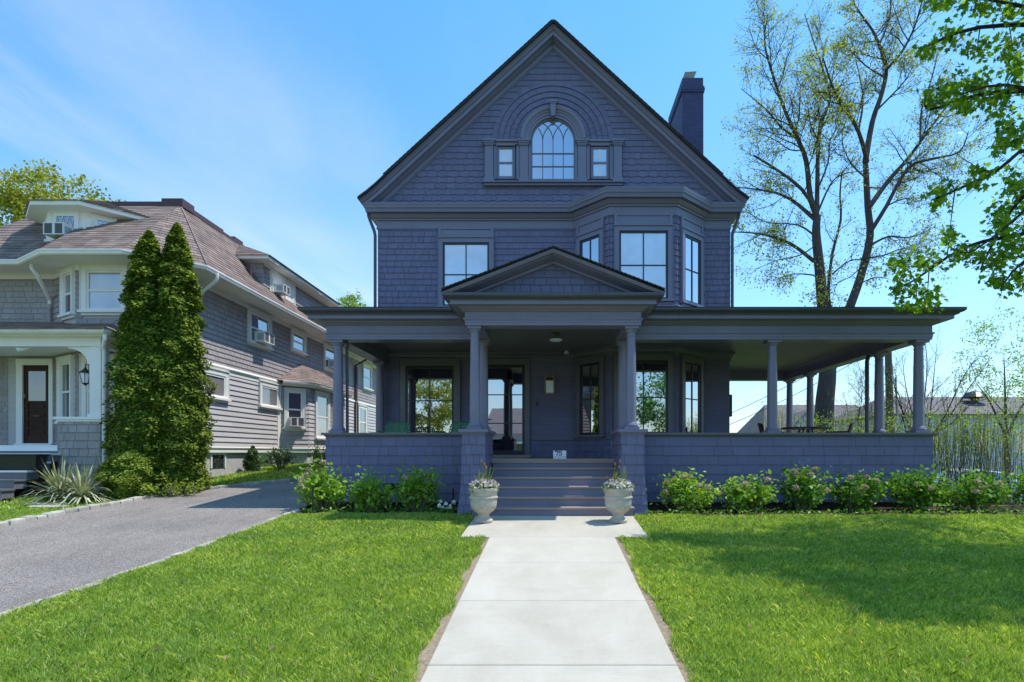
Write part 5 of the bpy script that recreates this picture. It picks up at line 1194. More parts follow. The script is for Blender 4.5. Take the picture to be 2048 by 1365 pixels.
m = MB(); m.lathe((32.4, 42.5, 0), [(.3, 4.6), (.3, 5.3), (.9, 5.35), (.5, 5.75), (.05, 5.9)], 12); m.build('roof_vent', M['black'], bh)
# house and trees across the street (they show in the porch glass)
hs = thing('house', (1, -22, -.8), 'grey gabled house across the street mirrored in the front door glass', 'house')
m = MB(); m.box(-6, 5, -30, -22, -.8, 3.0); m.build('wall', M['strgrey'], hs)
m = MB(); m.add([(-6.5, -21.5, 2.9), (5.5, -21.5, 2.9), (5.0, -26, 5.6), (-6.0, -26, 5.6), (-6.5, -30.5, 2.9), (5.5, -30.5, 2.9)], [(0, 1, 2, 3), (5, 4, 3, 2), (4, 0, 3), (1, 5, 2)]); m.build('roof', M['bgroof'], hs)
FH = Fr((0, -22, 0), (-1, 0, 0))
for a in (-3.5, -1, 2, 4.5):
    for z in (.6,): window(hs, FH, a-.5, a+.5, z, z+1.4, M['glassn'], M['white'], M['white'], cw=.12, style='hung')
m = MB(); m.box(-5.5, 4.5, -22, -20, 1.95, 2.15); m.build('porch_roof', M['white'], hs)
# ------------------------------------------------------------------ vegetation
def V3(a): return np.array([a.x, a.y, a.z])
class Tree:
    def __init__(s): s.mb = MB(); s.tips = []; s.twigs = MB()
    def branch(s, p, d, L, r, lev, up=.15, wob=.25, nch=4, spread=.9, sides=(7, 6, 5, 4, 3), seg=5, ratio=.6, tipn=3):
        """recursive tapered branch; records leaf sites along the last two orders"""
        pts = [Vector(p)]; dd = Vector(d).normalized()
        for i in range(seg):
            dd = (dd+Vector((random.gauss(0, wob), random.gauss(0, wob), random.gauss(0, wob)+up))*.5).normalized(); pts.append(pts[-1]+dd*L/seg)
        L = L*ratio; rr = [r*(1-.7*i/seg) for i in range(seg+1)]
        (s.mb if lev > 1 else s.twigs).tube(pts, rr, 7 if r > .06 else 5 if r > .02 else 3, cap=False)
        if lev <= 1:
            for i in range(tipn): f = random.uniform(.25, 1)*seg; k = min(int(f), seg-1); s.tips.append(pts[k].lerp(pts[k+1], f-k))
        if lev <= 0: return
        s.kids(pts, rr, L, lev, up, wob, nch, spread, seg, ratio, tipn)
    def kids(s, pts, rr, L, lev, up, wob, nch, spread, seg, ratio, tipn, f0=.2):
        n = len(pts)-1
        for c in range(nch):
            f = (f0+(1-f0)*(c+random.random()*.8)/nch)*n; k = min(int(f), n-1); p = pts[k].lerp(pts[k+1], f-k); ax = (pts[k+1]-pts[k]).normalized()
            q = Vector((random.gauss(0, 1), random.gauss(0, 1), random.gauss(0, .7))); q = (q-ax*q.dot(ax)).normalized()
            Lc = L*random.uniform(.55, 1.2)*(1-.45*f/n); s.branch(p, ax*.8+q*spread, Lc, max(.0035, min(rr[k]*.5, .013*Lc)), lev-1, up, wob, nch, spread, None, max(3, seg-1), ratio, tipn)
    def limb(s, pts, r0, r1, lev, nch, L, smooth=3, **kw):
        P = [Vector(p) for p in pts]; q = []
        for i in range(len(P)-1):
            a, b_, c, d = P[max(i-1, 0)], P[i], P[i+1], P[min(i+2, len(P)-1)]
            for j in range(smooth):
                t_ = j/smooth; q.append(.5*((2*b_)+(c-a)*t_+(2*a-5*b_+4*c-d)*t_*t_+(3*b_-a-3*c+d)*t_**3))
        q.append(P[-1]); n = len(q)-1; rr = [r0+(r1-r0)*i/n for i in range(n+1)]
        d0 = (q[0]-q[1]).normalized(); s.mb.tube([q[0]+d0*r0*.75, q[0]+d0*r0*.4]+q, [r0*.35, r0*.8]+rr, 10 if r0 > .12 else 6, cap=True)
        s.kids(q, rr, L, lev, kw.get('up', .12), kw.get('wob', .28), nch, kw.get('spread', .9), 5, kw.get('ratio', .6), kw.get('tipn', 3), kw.get('f0', .25))
        return q

# big bare tree behind the side porch
def Q(cx, cy, Y): return W(cx/2.133+1440, cy/2.133, Y)
TY = 25
bt = thing('bare_tree', W(1648, 905, TY)-Vector((0, 0, .9)), 'tall two-trunked tree with sparse young leaves rising behind the side porch', 'tree')
T = Tree()
base = W(1640, 945, TY)
def limbpx(pts, r0, r1, nch, L, lev=2, dy=0, **kw):
    n = len(pts); return T.limb([Q(x, y, TY+dy*i/(n-1)+(random.uniform(-.15, .15) if i else 0)) for i, (x, y) in enumerate(pts)], r0*.68, r1*.6, lev, int(nch*2.0+.5), L*1.05, **kw)
T.limb([base, W(1645, 880, TY), W(1650, 800, TY), W(1655, 745, TY), W(1652, 660, TY), Q(438, 1315, TY)], .46, .30, 0, 0, 0)
limbpx([(440, 1330), (425, 1150), (410, 1000), (415, 920)], .37, .25, 2, 1.5, 1, 0)
limbpx([(415, 930), (385, 840), (368, 690), (330, 590), (280, 480), (225, 320), (190, 180), (205, 60)], .20, .03, 13, 2.6, 2, -2)
limbpx([(330, 590), (262, 545), (200, 470), (90, 380)], .08, .02, 6, 1.8, 2, -1)
limbpx([(400, 1115), (300, 1040), (180, 1000), (50, 990)], .13, .03, 8, 2.0, 2, -3)
limbpx([(408, 940), (300, 850), (200, 815), (70, 800)], .14, .03, 8, 2.1, 2, 2)
limbpx([(410, 905), (350, 810), (250, 730), (145, 665)], .13, .06, 6, 2.0, 2, -2)
limbpx([(413, 925), (416, 740), (420, 600), (440, 500), (470, 420), (440, 300), (400, 180), (360, 60)], .17, .03, 12, 2.5, 2, 3)
limbpx([(420, 900), (470, 790), (520, 745), (610, 730)], .07, .02, 5, 1.6, 2, 1)
limbpx([(425, 590), (385, 560), (430, 440), (400, 330)], .07, .02, 6, 1.8, 2, 2)
limbpx([(470, 1315), (462, 1240), (480, 1080), (515, 940), (512, 830), (520, 735)], .13, .05, 6, 1.6, 2, 1)
T.limb([W(1655, 745, TY+.3), W(1680, 690, TY+.6), Q(550, 1315, TY+.9)], .30, .24, 0, 0, 0)
limbpx([(550, 1320), (600, 1180), (640, 1010), (630, 880), (620, 680)], .30, .20, 4, 1.8, 2, 1.5)
limbpx([(620, 690), (650, 520), (690, 400), (710, 290), (678, 190), (650, 130), (600, 60), (560, 0)], .19, .04, 12, 2.3, 2, 1)
limbpx([(708, 300), (770, 230), (820, 140), (850, 50), (880, -60)], .10, .03, 8, 2.2, 2, -2)
limbpx([(680, 190), (720, 90), (730, 0), (740, -90)], .08, .03, 6, 2.0, 2, 2)
limbpx([(628, 690), (590, 560), (530, 460), (480, 370), (440, 250)], .15, .04, 10, 2.3, 2, -3)
limbpx([(590, 560), (610, 430), (590, 300), (560, 180)], .08, .02, 8, 2.0, 2, 2)
limbpx([(640, 880), (720, 770), (800, 680), (880, 570), (940, 490), (1010, 400)], .17, .04, 11, 2.3, 2, 2)
limbpx([(645, 985), (710, 880), (800, 720), (900, 680), (1020, 650), (1060, 560)], .16, .03, 10, 2.1, 2, -2)
limbpx([(855, 600), (860, 470), (900, 350), (930, 230)], .08, .02, 7, 2.0, 2, 1)
limbpx([(645, 1045), (720, 1010), (800, 1015), (880, 990)], .09, .02, 6, 1.6, 2, 0)
limbpx([(480, 1170), (560, 1110), (640, 1120)], .06, .02, 5, 1.4, 2, 1)
limbpx([(600, 1210), (660, 1185), (720, 1190)], .05, .02, 4, 1.2, 2, 1)
limbpx([(400, 1175), (310, 1170), (230, 1200)], .05, .015, 5, 1.2, 2, 1)
limbpx([(710, 880), (780, 850), (870, 845)], .06, .02, 5, 1.4, 2, 1)
for q_, r_, dy_ in (([(408, 1010), (330, 960), (200, 950), (110, 900)], .07, 2), ([(405, 1050), (340, 1090), (250, 1110), (150, 1150)], .05, -2), ([(640, 1100), (700, 1090), (790, 1060), (900, 1090)], .06, -2), ([(625, 760), (560, 700), (520, 600), (540, 500)], .07, 2),
                   ([(630, 800), (690, 800), (760, 760), (830, 770)], .05, 2), ([(410, 820), (460, 700), (470, 600), (520, 520)], .07, -2), ([(360, 640), (300, 640), (220, 590), (120, 560)], .06, 2), ([(660, 480), (740, 400), (800, 330), (830, 260)], .07, -1), ([(700, 330), (620, 280), (560, 220), (500, 190)], .06, 2), ([(800, 690), (850, 730), (930, 740), (1000, 800)], .05, 1), ([(620, 1120), (560, 1180), (500, 1210), (480, 1280)], .04, -1)):
    limbpx(q_, r_, .015, 7, 1.9, 2, dy_)
T.mb.build('trunk', M['bark'], bt, smooth=True); T.twigs.build('twigs', M['barkdk'], bt)
tips = np.array([V3(p) for p in T.tips]); k = RNG.permutation(len(tips))[:int(len(tips)*.5)]; tp = np.repeat(tips[k], 2, 0)+RNG.normal(0, .13, (len(k)*2, 3))
leaves('crown', tp, .095, T_DIA, M['lf_young'], bt, up=.2, hang=.6)

# leafy maple reaching in from the upper right
mt = thing('maple_tree', (9.9, 8.0, zg(9.9, 8)), 'maple with bright green leafy boughs reaching in from the right edge', 'tree')
T = Tree(); MX = Vector((9.9, 8.0, 0))
T.limb([(9.9, 8.0, -.3), (9.85, 8.0, 1.5), (9.95, 8.1, 3.4), (9.8, 8.2, 6), (9.9, 8.0, 9)], .30, .14, 0, 0, 0)
clus = []                                                 # (px, py, Y, rx, ry, leaves)
BP_ = []
def bough(pts, r0): BP_.extend(T.limb([W(*p) if len(p) == 3 else p for p in pts], r0, .008, 1, 7, .55, up=.0, spread=.7))
bough([(2320, 120, 8.1), (2140, 40, 8.6), (1990, 2, 9.0), (1890, -8, 9.3)], .05)
bough([(2320, 160, 8.1), (2150, 60, 8.8), (1960, 55, 9.2), (1850, 95, 9.4), (1830, 115, 9.4)], .05)
bough([(2320, 300, 8.1), (2120, 190, 8.4), (1960, 190, 8.8), (1860, 220, 9.0), (1850, 190, 9)], .05)
bough([(2320, 330, 8.0), (2130, 210, 8.0), (2010, 170, 8.2), (1920, 190, 8.4)], .045)
bough([(2320, 380, 8.1), (2120, 270, 8.6), (2010, 290, 8.9), (1990, 310, 9.0)], .05)
bough([(2320, 420, 8.0), (2080, 300, 8.2), (1990, 345, 8.4), (1880, 395, 8.7), (1865, 400, 8.7)], .04)
bough([(2320, 560, 8.1), (2120, 455, 8.5), (2040, 470, 8.8), (1930, 495, 9.1), (1830, 560, 9.4), (1790, 580, 9.5)], .05)
bough([(2320, 540, 8.1), (2100, 400, 8.3), (2040, 400, 8.5), (1990, 480, 8.7), (1960, 540, 8.8)], .05)
bough([(2320, 620, 8.1), (2130, 490, 8.3), (2040, 530, 8.5), (2000, 580, 8.7)], .04)
bough([(2320, 430, 8.1), (2130, 360, 8.1), (2030, 440, 8.2), (1950, 500, 8.3), (1920, 505, 8.4)], .03)
for c in [(1880, 8, 9.2, 30, 14, 60), (1950, 12, 9.1, 40, 18, 90), (2020, 25, 9, 40, 25, 110), (1850, 100, 9.3, 25, 20, 70), (1895, 75, 9.2, 30, 25, 90), (1955, 100, 9, 35, 25, 90), (2025, 95, 8.8, 35, 40, 130), (1865, 200, 9, 22, 20, 70), (1890, 175, 8.9, 35, 18, 90), (1945, 165, 8.8, 45, 30, 150), (1925, 205, 8.8, 45, 20, 130),
          (2000, 200, 8.6, 45, 35, 180), (2030, 140, 8.4, 28, 30, 90), (2025, 270, 8.6, 35, 35, 170), (1995, 300, 8.8, 15, 15, 35), (1875, 395, 8.7, 25, 25, 80), (1900, 370, 8.6, 25, 12, 40), (1960, 345, 8.5, 28, 12, 50), (1955, 370, 8.5, 20, 10, 30), (2030, 375, 8.4, 28, 30, 110), (2000, 440, 8.5, 25, 40, 120),
          (1900, 475, 9, 20, 12, 40), (1930, 505, 9, 45, 22, 130), (1985, 520, 8.8, 40, 22, 130), (2025, 485, 8.6, 30, 45, 170), (1800, 525, 9.4, 28, 25, 90), (1850, 525, 9.3, 35, 28, 120), (1810, 575, 9.4, 35, 32, 150), (1855, 590, 9.3, 28, 25, 100), (1835, 610, 9.4, 45, 14, 90), (2000, 565, 8.7, 35, 22, 110), (2040, 560, 8.6, 20, 25, 60), (1900, 460, 8.7, 14, 12, 24)]: clus.append(c)
P = []
for px, py, Y, rx, ry, n in clus:
    n = int(n*1.0); a = RNG.normal(0, .5, (n, 3)); P += [V3(W(px+rx*q[0], py+ry*q[1], Y+.45*q[2])) for q in a]
    c_ = W(px, py, Y); near_ = min(BP_, key=lambda q: (q-c_).length+max(0, c_.x-q.x)); T.mb.tube([near_, near_.lerp(c_, .6)+Vector((0, 0, .03)), c_, W(px-rx*.6, py+random.uniform(-.3, .5)*ry, Y)], [.012, .009, .006, .003], 4)
n0 = len(P)
# rest of the crown, beyond the right edge of the view
for cx, cy, cz, rx, ry, rz, n in ((8.9, 8.6, 6.2, .9, 1.5, 1.3, 420), (8.0, 7.5, 8.4, 1.1, 1.0, .5, 330), (9.4, 6.9, 5.0, .9, .9, .9, 300), (9.4, 9.5, 8.4, 1.4, 1.3, 1.1, 450), (8.0, 9.0, 9.6, 1.2, 1.0, .7, 380), (10.8, 8.0, 6.5, 1.3, 1.6, 1.8, 520), (7.6, 6.3, 7.9, .7, .5, .35, 150), (8.8, 6.6, 7.3, .9, .6, .5, 240), (8.6, 9.9, 5.3, .6, .6, .6, 160), (9.4, 10.3, 6.8, .8, .6, .5, 200), (6.9, 6.6, 7.6, .45, .45, .25, 170), (7.5, 7.3, 8.6, .6, .4, .3, 200), (7.9, 7.0, 7.2, .5, .5, .3, 170), (7.2, 6.0, 6.8, .5, .35, .3, 140), (8.6, 8.0, 8.9, .7, .5, .3, 200), (8.2, 6.2, 8.0, .6, .5, .3, 170), (9.2, 8.8, 9.6, .8, .6, .3, 200)):
    n = int(n*2.2); a = RNG.normal(0, .55, (n, 3)); P += list(np.array([cx, cy, cz])+a*np.array([rx, ry, rz]))
    T.limb([(9.9, 8.0, cz-1.5), (cx*.5+9.9*.5, cy*.5+4, cz-.4), (cx, cy, cz)], .06, .02, 1, 5, .6)
for _ in range(27):
    q = np.array([RNG.uniform(6.8, 11.2), RNG.uniform(5.6, 9.9), 0]); q[2] = 1.9+.815*q[1]+RNG.uniform(0, .9); s_ = RNG.uniform(.34, .58); P += list(q+RNG.normal(0, .5, (int(520*s_/.45), 3))*s_*np.array([1.2, .8, .6]))
    T.mb.tube([(9.9, 8.0, q[2]-.8), (9.9*.5+q[0]*.5, 4+q[1]*.5, q[2]-.2), tuple(q)], [.04, .025, .008], 4)
T.mb.v, off_ = T.mb.v+T.twigs.v, len(T.mb.v); T.mb.f += [tuple(i+off_ for i in f_) for f_ in T.twigs.f]; T.mb.build('trunk', M['barkdk'], mt, smooth=True)
leaves('crown', np.array(P), .076, T_MAPLE, M['lf_maple'], mt, up=.7, hang=.8)

# clumped crowns for other trees
def crown_pts(c, rad, nclump, per, cr, shell=.55):
    c = np.array(c); rad = np.array(rad); P = []
    for i in range(nclump):
        d = RNG.normal(size=3); d /= np.linalg.norm(d); r_ = shell+(1-shell)*RNG.uniform(); q = c+d*rad*r_; s_ = cr*RNG.uniform(.6, 1.3)
        P.append(q+RNG.normal(0, .45, (int(per*RNG.uniform(.6, 1.4)), 3))*s_*np.array([1, 1, .75]))
    return np.concatenate(P)
def leafy_tree(name, base, trunkh, r, lobes, mat, leaf, label, dens=1.0, group=None, tmpl=T_DIA):
    t_ = thing(name, base, label, 'tree', group); T = Tree(); b_ = Vector(base)
    T.limb([b_-Vector((0, 0, .3)), b_+Vector((.1*r, 0, trunkh*.5)), b_+Vector((-.1*r, 0, trunkh))], r, r*.7, 0, 0, 0); P = []
    for c, rad, ncl, per, cr in lobes:
        P.append(crown_pts(c, rad, int(ncl*dens), per, cr))
        T.limb([b_+Vector((0, 0, trunkh*.95)), (b_+Vector((0, 0, trunkh))).lerp(Vector(c), .5)+Vector((0, 0, .2)), Vector(c)], r*.55, r*.1, 2, 6, max(rad)*.8)
    T.mb.build('trunk', M['bark'], t_, smooth=True); T.twigs.build('twigs', M['barkdk'], t_)
    leaves('crown', np.concatenate(P), leaf, tmpl, mat, t_, up=.5); return t_
leafy_tree('oak_tree', (-29, 31, .6), 6, .5, [((-30, 31, 13.0), (4.2, 3.5, 3.6), 150, 95, .75), ((-27.2, 30.5, 14.0), (3.0, 2.5, 2.5), 95, 90, .65), ((-25.2, 31, 12.7), (2.4, 2.4, 2.6), 70, 90, .65)], M['lf_oak'], .17, 'large yellow-green spring oak rising behind the grey house roof')
leafy_tree('birch_tree', (-16.8, 46, 0), 8, .25, [((-16.6, 46, 12.2), (1.6, 1.6, 2.2), 60, 60, .5), ((-15.2, 46, 10.6), (1.9, 1.6, 1.6), 55, 60, .5), ((-17.6, 46, 10.4), (1.3, 1.3, 1.5), 40, 50, .45)], M['lf_light'], .17, 'light green tree showing in the gap between the two houses')
leafy_tree('young_tree', (21.3, 26, -1), 3.0, .13, [((21.2, 26, 5.6), (1.9, 1.5, 2.6), 60, 42, .55), ((22.6, 26, 4.0), (1.6, 1.5, 1.9), 40, 42, .55), ((19.9, 26, 4.4), (.9, 1, 1.2), 14, 30, .4)], M['lf_light'], .095, 'slender young tree with airy light leaves at the right edge')
# street trees across the road, mirrored in the glass
leafy_tree('street_tree', (-9.5, -13, -.8), 3, .3, [((-9.5, -13, 5.0), (2.8, 2.5, 2.6), 90, 70, .7)], M['lf_oak'], .2, 'yellow-green tree across the street mirrored in the left porch window', tmpl=T_DIA)
leafy_tree('street_tree', (8.5, -12, -.8), 3, .35, [((9.0, -12, 5.5), (3.2, 2.8, 3.4), 110, 70, .8), ((12, -11, 3.0), (2.5, 2.0, 2.4), 60, 60, .7)], M['lf_hyd'], .2, 'deep green tree across the street mirrored in the bay window', tmpl=T_DIA)

# bare saplings behind the hedge
def sapling(px, pytop, Y, spreadpx, r, label, nl, lean=0):
    b_ = W(px, 905, Y); b_.z = zg(b_.x, Y); top = W(px+lean, pytop, Y); t_ = thing('sapling', b_, label, 'tree', 'bare saplings behind the hedge'); T = Tree()
    H_ = top.z-b_.z; q = [b_-Vector((0, 0, .1)), b_+Vector((.05, 0, H_*.2)), b_+(top-b_)*.4+Vector((.05, 0, 0))]
    T.limb(q, r, r*.75, 0, 0, 0)
    for k in range(nl):
        f = .22+.18*k/nl; a = (k/(nl-1)-.5)*2; s_ = b_+(top-b_)*f; e_ = Vector((top.x+a*spreadpx*Y/FPX, Y+random.uniform(-1.2, 1.2), b_.z+H_*(1-.35*abs(a)*random.uniform(.6, 1.2))))
        T.limb([s_, s_.lerp(e_, .35)+Vector((a*.1, 0, -.1)), s_.lerp(e_, .7)+Vector((random.gauss(0, .12), 0, random.gauss(0, .12))), e_], r*.40, .006, 2, 9, H_*.20, up=.22, spread=.6)
    T.mb.build('trunk', M['barkdk'], t_, smooth=True); T.twigs.build('twigs', M['barkdk'], t_)
    P = np.array([V3(p) for p in T.tips]); P = P[RNG.permutation(len(P))[:len(P)//3]]; leaves('buds', P, .05, T_DIA, M['lf_young'], t_)
sapling(1838, 640, 22, 110, .10, 'vase-shaped bare sapling with dark branches to the right of the corner column', 9, 40)
sapling(1765, 690, 22.6, 60, .06, 'thin bare sapling between the two right corner columns', 5, 10)
sapling(1722, 715, 21.6, 45, .05, 'thin bare sapling beside the large tree trunk', 5, -12)

# tall thin hedge along the right boundary
hd = thing('hedge', (11.5, 17.5, -.6), 'tall loose hedge of thin upright stems with sparse leaves along the right boundary', 'hedge')
hp = [(9.2, 23), (10.2, 19.5), (11.3, 17.6), (13.2, 16.8), (17.5, 16.2)]; m = MB(); P = []
for k in range(700):
    f = random.random()**.9*(len(hp)-1); i = min(int(f), len(hp)-2); f -= i; x = hp[i][0]+(hp[i+1][0]-hp[i][0])*f+random.gauss(0, .22); y = hp[i][1]+(hp[i+1][1]-hp[i][1])*f+random.gauss(0, .28)
    z = zg(x, y); h = random.uniform(2.7, 3.7); pts = [Vector((x, y, z-.05))]; dx, dy = random.gauss(0, .10), random.gauss(0, .08)
    for j in range(1, 5): pts.append(Vector((x+dx*j*.55+random.gauss(0, .05), y+dy*j*.5, z+h*j/4)))
    m.tube(pts, [.013, .011, .009, .006, .003], 3, cap=False)
    for j in range(7):
        t_ = random.choice((random.uniform(.1, .6), random.uniform(.62, 1.0), random.uniform(.7, 1.0))); q = pts[min(int(t_*4), 3)].lerp(pts[min(int(t_*4)+1, 4)], t_*4-int(t_*4) if t_ < 1 else 1)
        for _ in range(4): P.append(V3(q)+RNG.normal(0, .08, 3)) if j < 6 else 0
m.build('stems', M['stem'], hd); leaves('foliage', np.array(P), .065, T_DIA, M['lf_light'], hd, up=.3)

# evergreen conifers: dense sprays on a lumpy column
def conifer(name, bx, by, h, prof, label, n, group=None, lumps=90, size=.055, mat='lf_thuja', tilt=(0, 0)):
    z0 = zg(bx, by) if by > 10 else zg(bx, by); t_ = thing(name, (bx, by, z0), label, 'conifer' if group else 'shrub', group)
    m = MB(); m.tube([(bx, by, z0-.1), (bx+tilt[0]*.5, by, z0+h*.5), (bx+tilt[0], by, z0+h*.96)], [.09, .06, .015], 8); m.build('trunk', M['barkdk'], t_)
    lz = RNG.uniform(0.02, 1, lumps); la = RNG.uniform(0, 2*np.pi, lumps); ls = RNG.uniform(.06, .19, lumps)
    zz = RNG.uniform(0, 1, n)**.92; aa = RNG.uniform(0, 2*np.pi, n); base_r = np.interp(zz, [p[0] for p in prof], [p[1] for p in prof])
    dz = (zz[:, None]-lz[None, :])*h; da = np.angle(np.exp(1j*(aa[:, None]-la[None, :])))*np.maximum(base_r[:, None], .12)
    bump = np.max(np.where(1, np.exp(-((dz+.06)**2/.022+da**2/.028))*ls[None, :]*1.35, 0), 1)
    rr = base_r*(.80+.05*np.sin(aa*3+zz*17))+bump*np.minimum(1, base_r/.35)-np.abs(RNG.normal(0, .035, n)) - (RNG.uniform(0, 1, n) < .25)*RNG.uniform(0, .12, n); rr = np.maximum(rr, .01)
    out_ = np.stack([np.cos(aa), np.sin(aa), np.full(n, 1.15)], 1)
    P = np.stack([bx+tilt[0]*zz+rr*np.cos(aa), by+tilt[1]*zz+rr*np.sin(aa), z0+.03+zz*h], 1)
    leaves('foliage', P, size, T_SPRAY, M[mat], t_, up=.0, out=out_, outw=1.1)
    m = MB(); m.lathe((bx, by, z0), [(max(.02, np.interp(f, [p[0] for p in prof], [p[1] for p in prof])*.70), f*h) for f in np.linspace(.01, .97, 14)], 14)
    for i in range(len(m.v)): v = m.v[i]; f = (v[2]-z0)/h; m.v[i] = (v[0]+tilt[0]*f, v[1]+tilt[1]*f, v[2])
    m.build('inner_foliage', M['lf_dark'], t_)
    return t_
prc = [(0, .60), (.06, .76), (.2, .84), (.4, .76), (.6, .58), (.75, .41), (.88, .25), (.96, .13), (1, .03)]
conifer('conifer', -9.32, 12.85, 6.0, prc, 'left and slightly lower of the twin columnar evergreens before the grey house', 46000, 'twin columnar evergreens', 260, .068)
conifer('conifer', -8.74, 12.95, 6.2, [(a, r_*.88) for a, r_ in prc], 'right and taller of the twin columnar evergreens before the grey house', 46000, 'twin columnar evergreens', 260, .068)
pm = [(0, .36), (.2, .48), (.5, .50), (.8, .36), (.95, .16), (1, .05)]
conifer('evergreen_shrub', -9.22, 12.25, .98, [(a, r_*1.12) for a, r_ in pm], 'rounded evergreen shrub at the foot of the twin columnar conifers', 13000, None, 40, .055, 'lf_thuja2')
conifer('evergreen_shrub', -9.15, 17.0, .75, [(0, .22), (.4, .26), (.8, .12), (1, .03)], 'small dark cone-shaped evergreen against the stone foundation', 3500, None, 10, .05, 'lf_dark')

# leafy shrubs
def shrub(x, y, h, rx, ry, n, mat, label, heads=0, leaf=.085, group=None, seed=0, nst=26, z=None, twigs=True, cat='shrub', name='hydrangea_shrub'):
    rg = random.Random(seed); z0 = zg(x, y) if z is None else z; t_ = thing(name, (x, y, z0), label, cat, group); m = MB(); P = []; O = []; ends = []
    for k in range(nst):
        a = rg.uniform(0, 6.283); f = math.sqrt(rg.random()); ex, ey = x+rx*f*math.cos(a), y+ry*f*math.sin(a); ez = z0+h*(1-.45*f*f)*rg.uniform(.72, 1.06)
        bx, by = x+rx*.2*math.cos(a)*f, y+ry*.2*math.sin(a)*f; mid = Vector((bx*.45+ex*.55, by*.45+ey*.55, z0+(ez-z0)*.62)); pts = [Vector((bx, by, z0-.03)), mid, Vector((ex, ey, ez))]
        m.tube(pts, [.011, .008, .004], 4, cap=False); ends.append(Vector((ex, ey, ez)))
        for j in range(n//nst):
            t2 = .30+.70*rg.random()**.75; q = (pts[0].lerp(pts[1], t2/.55) if t2 < .55 else pts[1].lerp(pts[2], (t2-.55)/.45)); sp = .045+.05*t2
            o = Vector((rg.gauss(0, 1), rg.gauss(0, 1), rg.gauss(.35, .6))); P.append(V3(q+Vector((rg.gauss(0, sp), rg.gauss(0, sp), rg.gauss(0, sp))))); O.append(V3(o.normalized()))
    m.build('stems', M['stem'], t_); leaves('foliage', np.array(P), leaf, T_LEAF, M[mat], t_, up=.75, out=np.array(O), outw=.35)
    ends.sort(key=lambda e: e.y-.4*e.z)
    for k in range(heads):
        c = ends[(k*2) % len(ends)]+Vector((rg.gauss(0, .05), -.05+rg.gauss(0, .03), .03)); r_ = rg.uniform(.045, .075); d = RNG.normal(size=(70, 3)); d /= np.linalg.norm(d, axis=1)[:, None]
        leaves('flower_head', V3(c)+d*r_*np.array([1, 1, .8])*RNG.uniform(.7, 1, (70, 1)), .030, T_ROUND, M['dryhead'], t_, up=0, out=d, outw=1.0)
    return t_
G = 'hydrangeas along the porch base'
shrub(2.62, 10.75, .80, .62, .42, 1300, 'lf_sunlit', 'sunlit hydrangea with many dried heads just right of the right stair pier', 9, .085, G, 1)
shrub(3.78, 10.75, .78, .52, .42, 1200, 'lf_sunlit', 'second hydrangea from the right stair pier, low and rounded', 3, .085, G, 2)
shrub(4.86, 10.8, .92, .58, .42, 1500, 'lf_hyd', 'tall hydrangea with an upright shoot, left of the black path light', 6, .085, G, 3)
shrub(6.02, 10.8, .80, .58, .42, 1400, 'lf_hyd', 'hydrangea directly behind the black path light', 5, .085, G, 4)
shrub(7.14, 10.85, .88, .58, .45, 1700, 'lf_hyd', 'dense rounded hydrangea in front of the right end of the porch', 2, .085, G, 5)
shrub(8.25, 10.8, .84, .70, .50, 1500, 'lf_hyd', 'wide hydrangea just past the right corner of the porch', 4, .085, G, 6)
shrub(9.35, 10.7, .78, .60, .50, 1200, 'lf_hyd', 'hydrangea with dark lower stems at the right edge of the photo', 2, .08, G, 7)
shrub(10.5, 10.8, .8, .6, .5, 900, 'lf_hyd', 'last hydrangea of the row, cut by the right edge', 1, .08, G, 8)
shrub(-4.46, 10.75, .92, .50, .42, 1250, 'lf_sunlit', 'bright flowering hydrangea at the corner of the porch beside the driveway', 7, .085, G, 9)
shrub(-3.46, 10.72, .72, .42, .34, 1150, 'lf_sunlit', 'left of the two green hydrangeas under the left porch wall', 0, .085, G, 10)
shrub(-2.56, 10.70, .88, .45, .36, 1300, 'lf_sunlit', 'right of the two green hydrangeas under the left porch wall', 1, .085, G, 11)
shrub(-8.6, 17.6, .75, .55, .45, 900, 'lf_dark', 'dark rounded shrub at the stone foundation of the grey house', 0, .06, None, 12, name='shrub')
shrub(-7.9, 18.9, .85, .35, .35, 350, 'lf_light', 'small light green shrub at the far side of the driveway', 0, .07, None, 13, name='shrub')
shrub(-8.3, 12.35, .35, .45, .25, 420, 'lf_light', 'low leafy plant with pale leaves below the right conifer', 0, .06, None, 14, name='shrub')
shrub(-4.9, 30.5, 2.2, .8, .5, 700, 'lf_young', 'pale shrub beyond the far end of the left porch', 0, .10, None, 15, z=.2, name='shrub')
shrub(6.9, 26.5, 2.7, .9, .6, 700, 'lf_light', 'light green shrub standing behind the side porch parapet', 0, .10, None, 16, z=-.6, name='shrub')
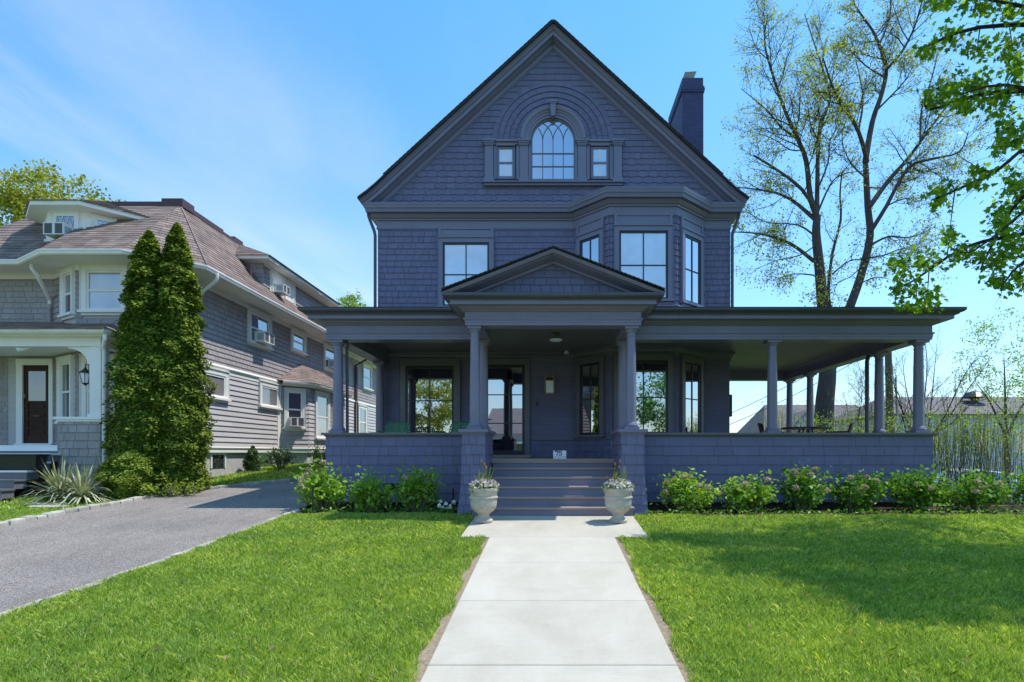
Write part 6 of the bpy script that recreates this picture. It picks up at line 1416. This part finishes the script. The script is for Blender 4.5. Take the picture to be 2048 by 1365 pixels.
# perennials: low leaves in the beds, white flowers by the left pier
n = 900; X = np.concatenate([RNG.uniform(1.7, 9, n), RNG.uniform(-4.7, -1.7, 420)]); Y = np.concatenate([RNG.uniform(10.05, 10.5, n), RNG.uniform(10.35, 10.8, 420)])
tag(leaves('bed_plants', np.stack([X, Y, zgv(X, Y)+RNG.uniform(.02, .10, len(X))], 1), .06, T_LEAF, M['lf_hyd'], org=(0, 10, 0), up=1.2), 'low green leaves sprouting along the front of the beds', 'ground cover', kind='stuff')
wf = thing('flower_clump', (-1.98, 10.5, .0), 'clump of small white flowers beside the left stair pier', 'flowers'); P = []; m = MB()
for k in range(13):
    x, y, h = -1.98+random.gauss(0, .16), 10.5+random.gauss(0, .07), random.uniform(.10, .24); m.tube([(x, y, 0), (x+.01, y-.01, h)], .004, 3); P += list(np.array([x+.01, y-.02, h])+RNG.normal(0, .013, (6, 3)))
m.build('stems', M['lf_bulb'], wf); leaves('blossoms', np.array(P), .042, T_ROUND, M['petal'], wf, up=.5, out=np.tile([[0, -1., .5]], (len(P), 1)), outw=1.0)
X = np.array([-1.98, 10.5, .05])+RNG.normal(0, 1, (120, 3))*np.array([.2, .09, .03]); leaves('foliage', X, .07, T_LEAF, M['lf_hyd'], wf, up=.8)

# yuccas
def yucca(x, y, h, n, label, seed):
    rg = random.Random(seed); z0 = zg(x, y); t_ = thing('yucca', (x, y, z0), label, 'yucca', 'spiky yuccas by the grey house'); V = []
    for k in range(n):
        a = rg.uniform(0, 6.283); el = rg.uniform(.15, 1.45); L = h*rg.uniform(.7, 1.1); dr = rg.uniform(.2, 1.0)*(1.5-el)*.55; w_ = rg.uniform(.016, .026); ca, sa = math.cos(a), math.sin(a)
        def pt(f):
            hx = L*f*math.cos(el); return Vector((x+hx*ca, y+hx*sa, z0+.10+L*f*math.sin(el)-dr*L*f*f*(1+f)))
        ns = 5
        for i in range(ns):
            f0, f1 = i/ns, (i+1)/ns; w0, w1 = w_*(1-f0**2.5)*(.6+.8*min(f0*3, .5)), w_*(1-f1**2.5)*(.6+.8*min(f1*3, .5)); s_ = Vector((-sa, ca, 0)); p0, p1 = pt(f0), pt(f1); p0.z = max(p0.z, z0+.02); p1.z = max(p1.z, z0+.02)
            V.append([p0-s_*w0, p0+s_*w0, p1+s_*w1, p1-s_*w1])
    np_mesh('blades', np.array([[tuple(v) for v in q] for q in V]), 4, M['lf_yucca'], t_)
yucca(-10.3, 11.65, .98, 150, 'pale drooping yucca closest to the planter tub', 1); yucca(-9.72, 11.5, .85, 120, 'pale yucca on the right, beside the round evergreen', 2); yucca(-9.95, 12.4, 1.10, 90, 'darker upright yucca against the porch parapet of the grey house', 3)
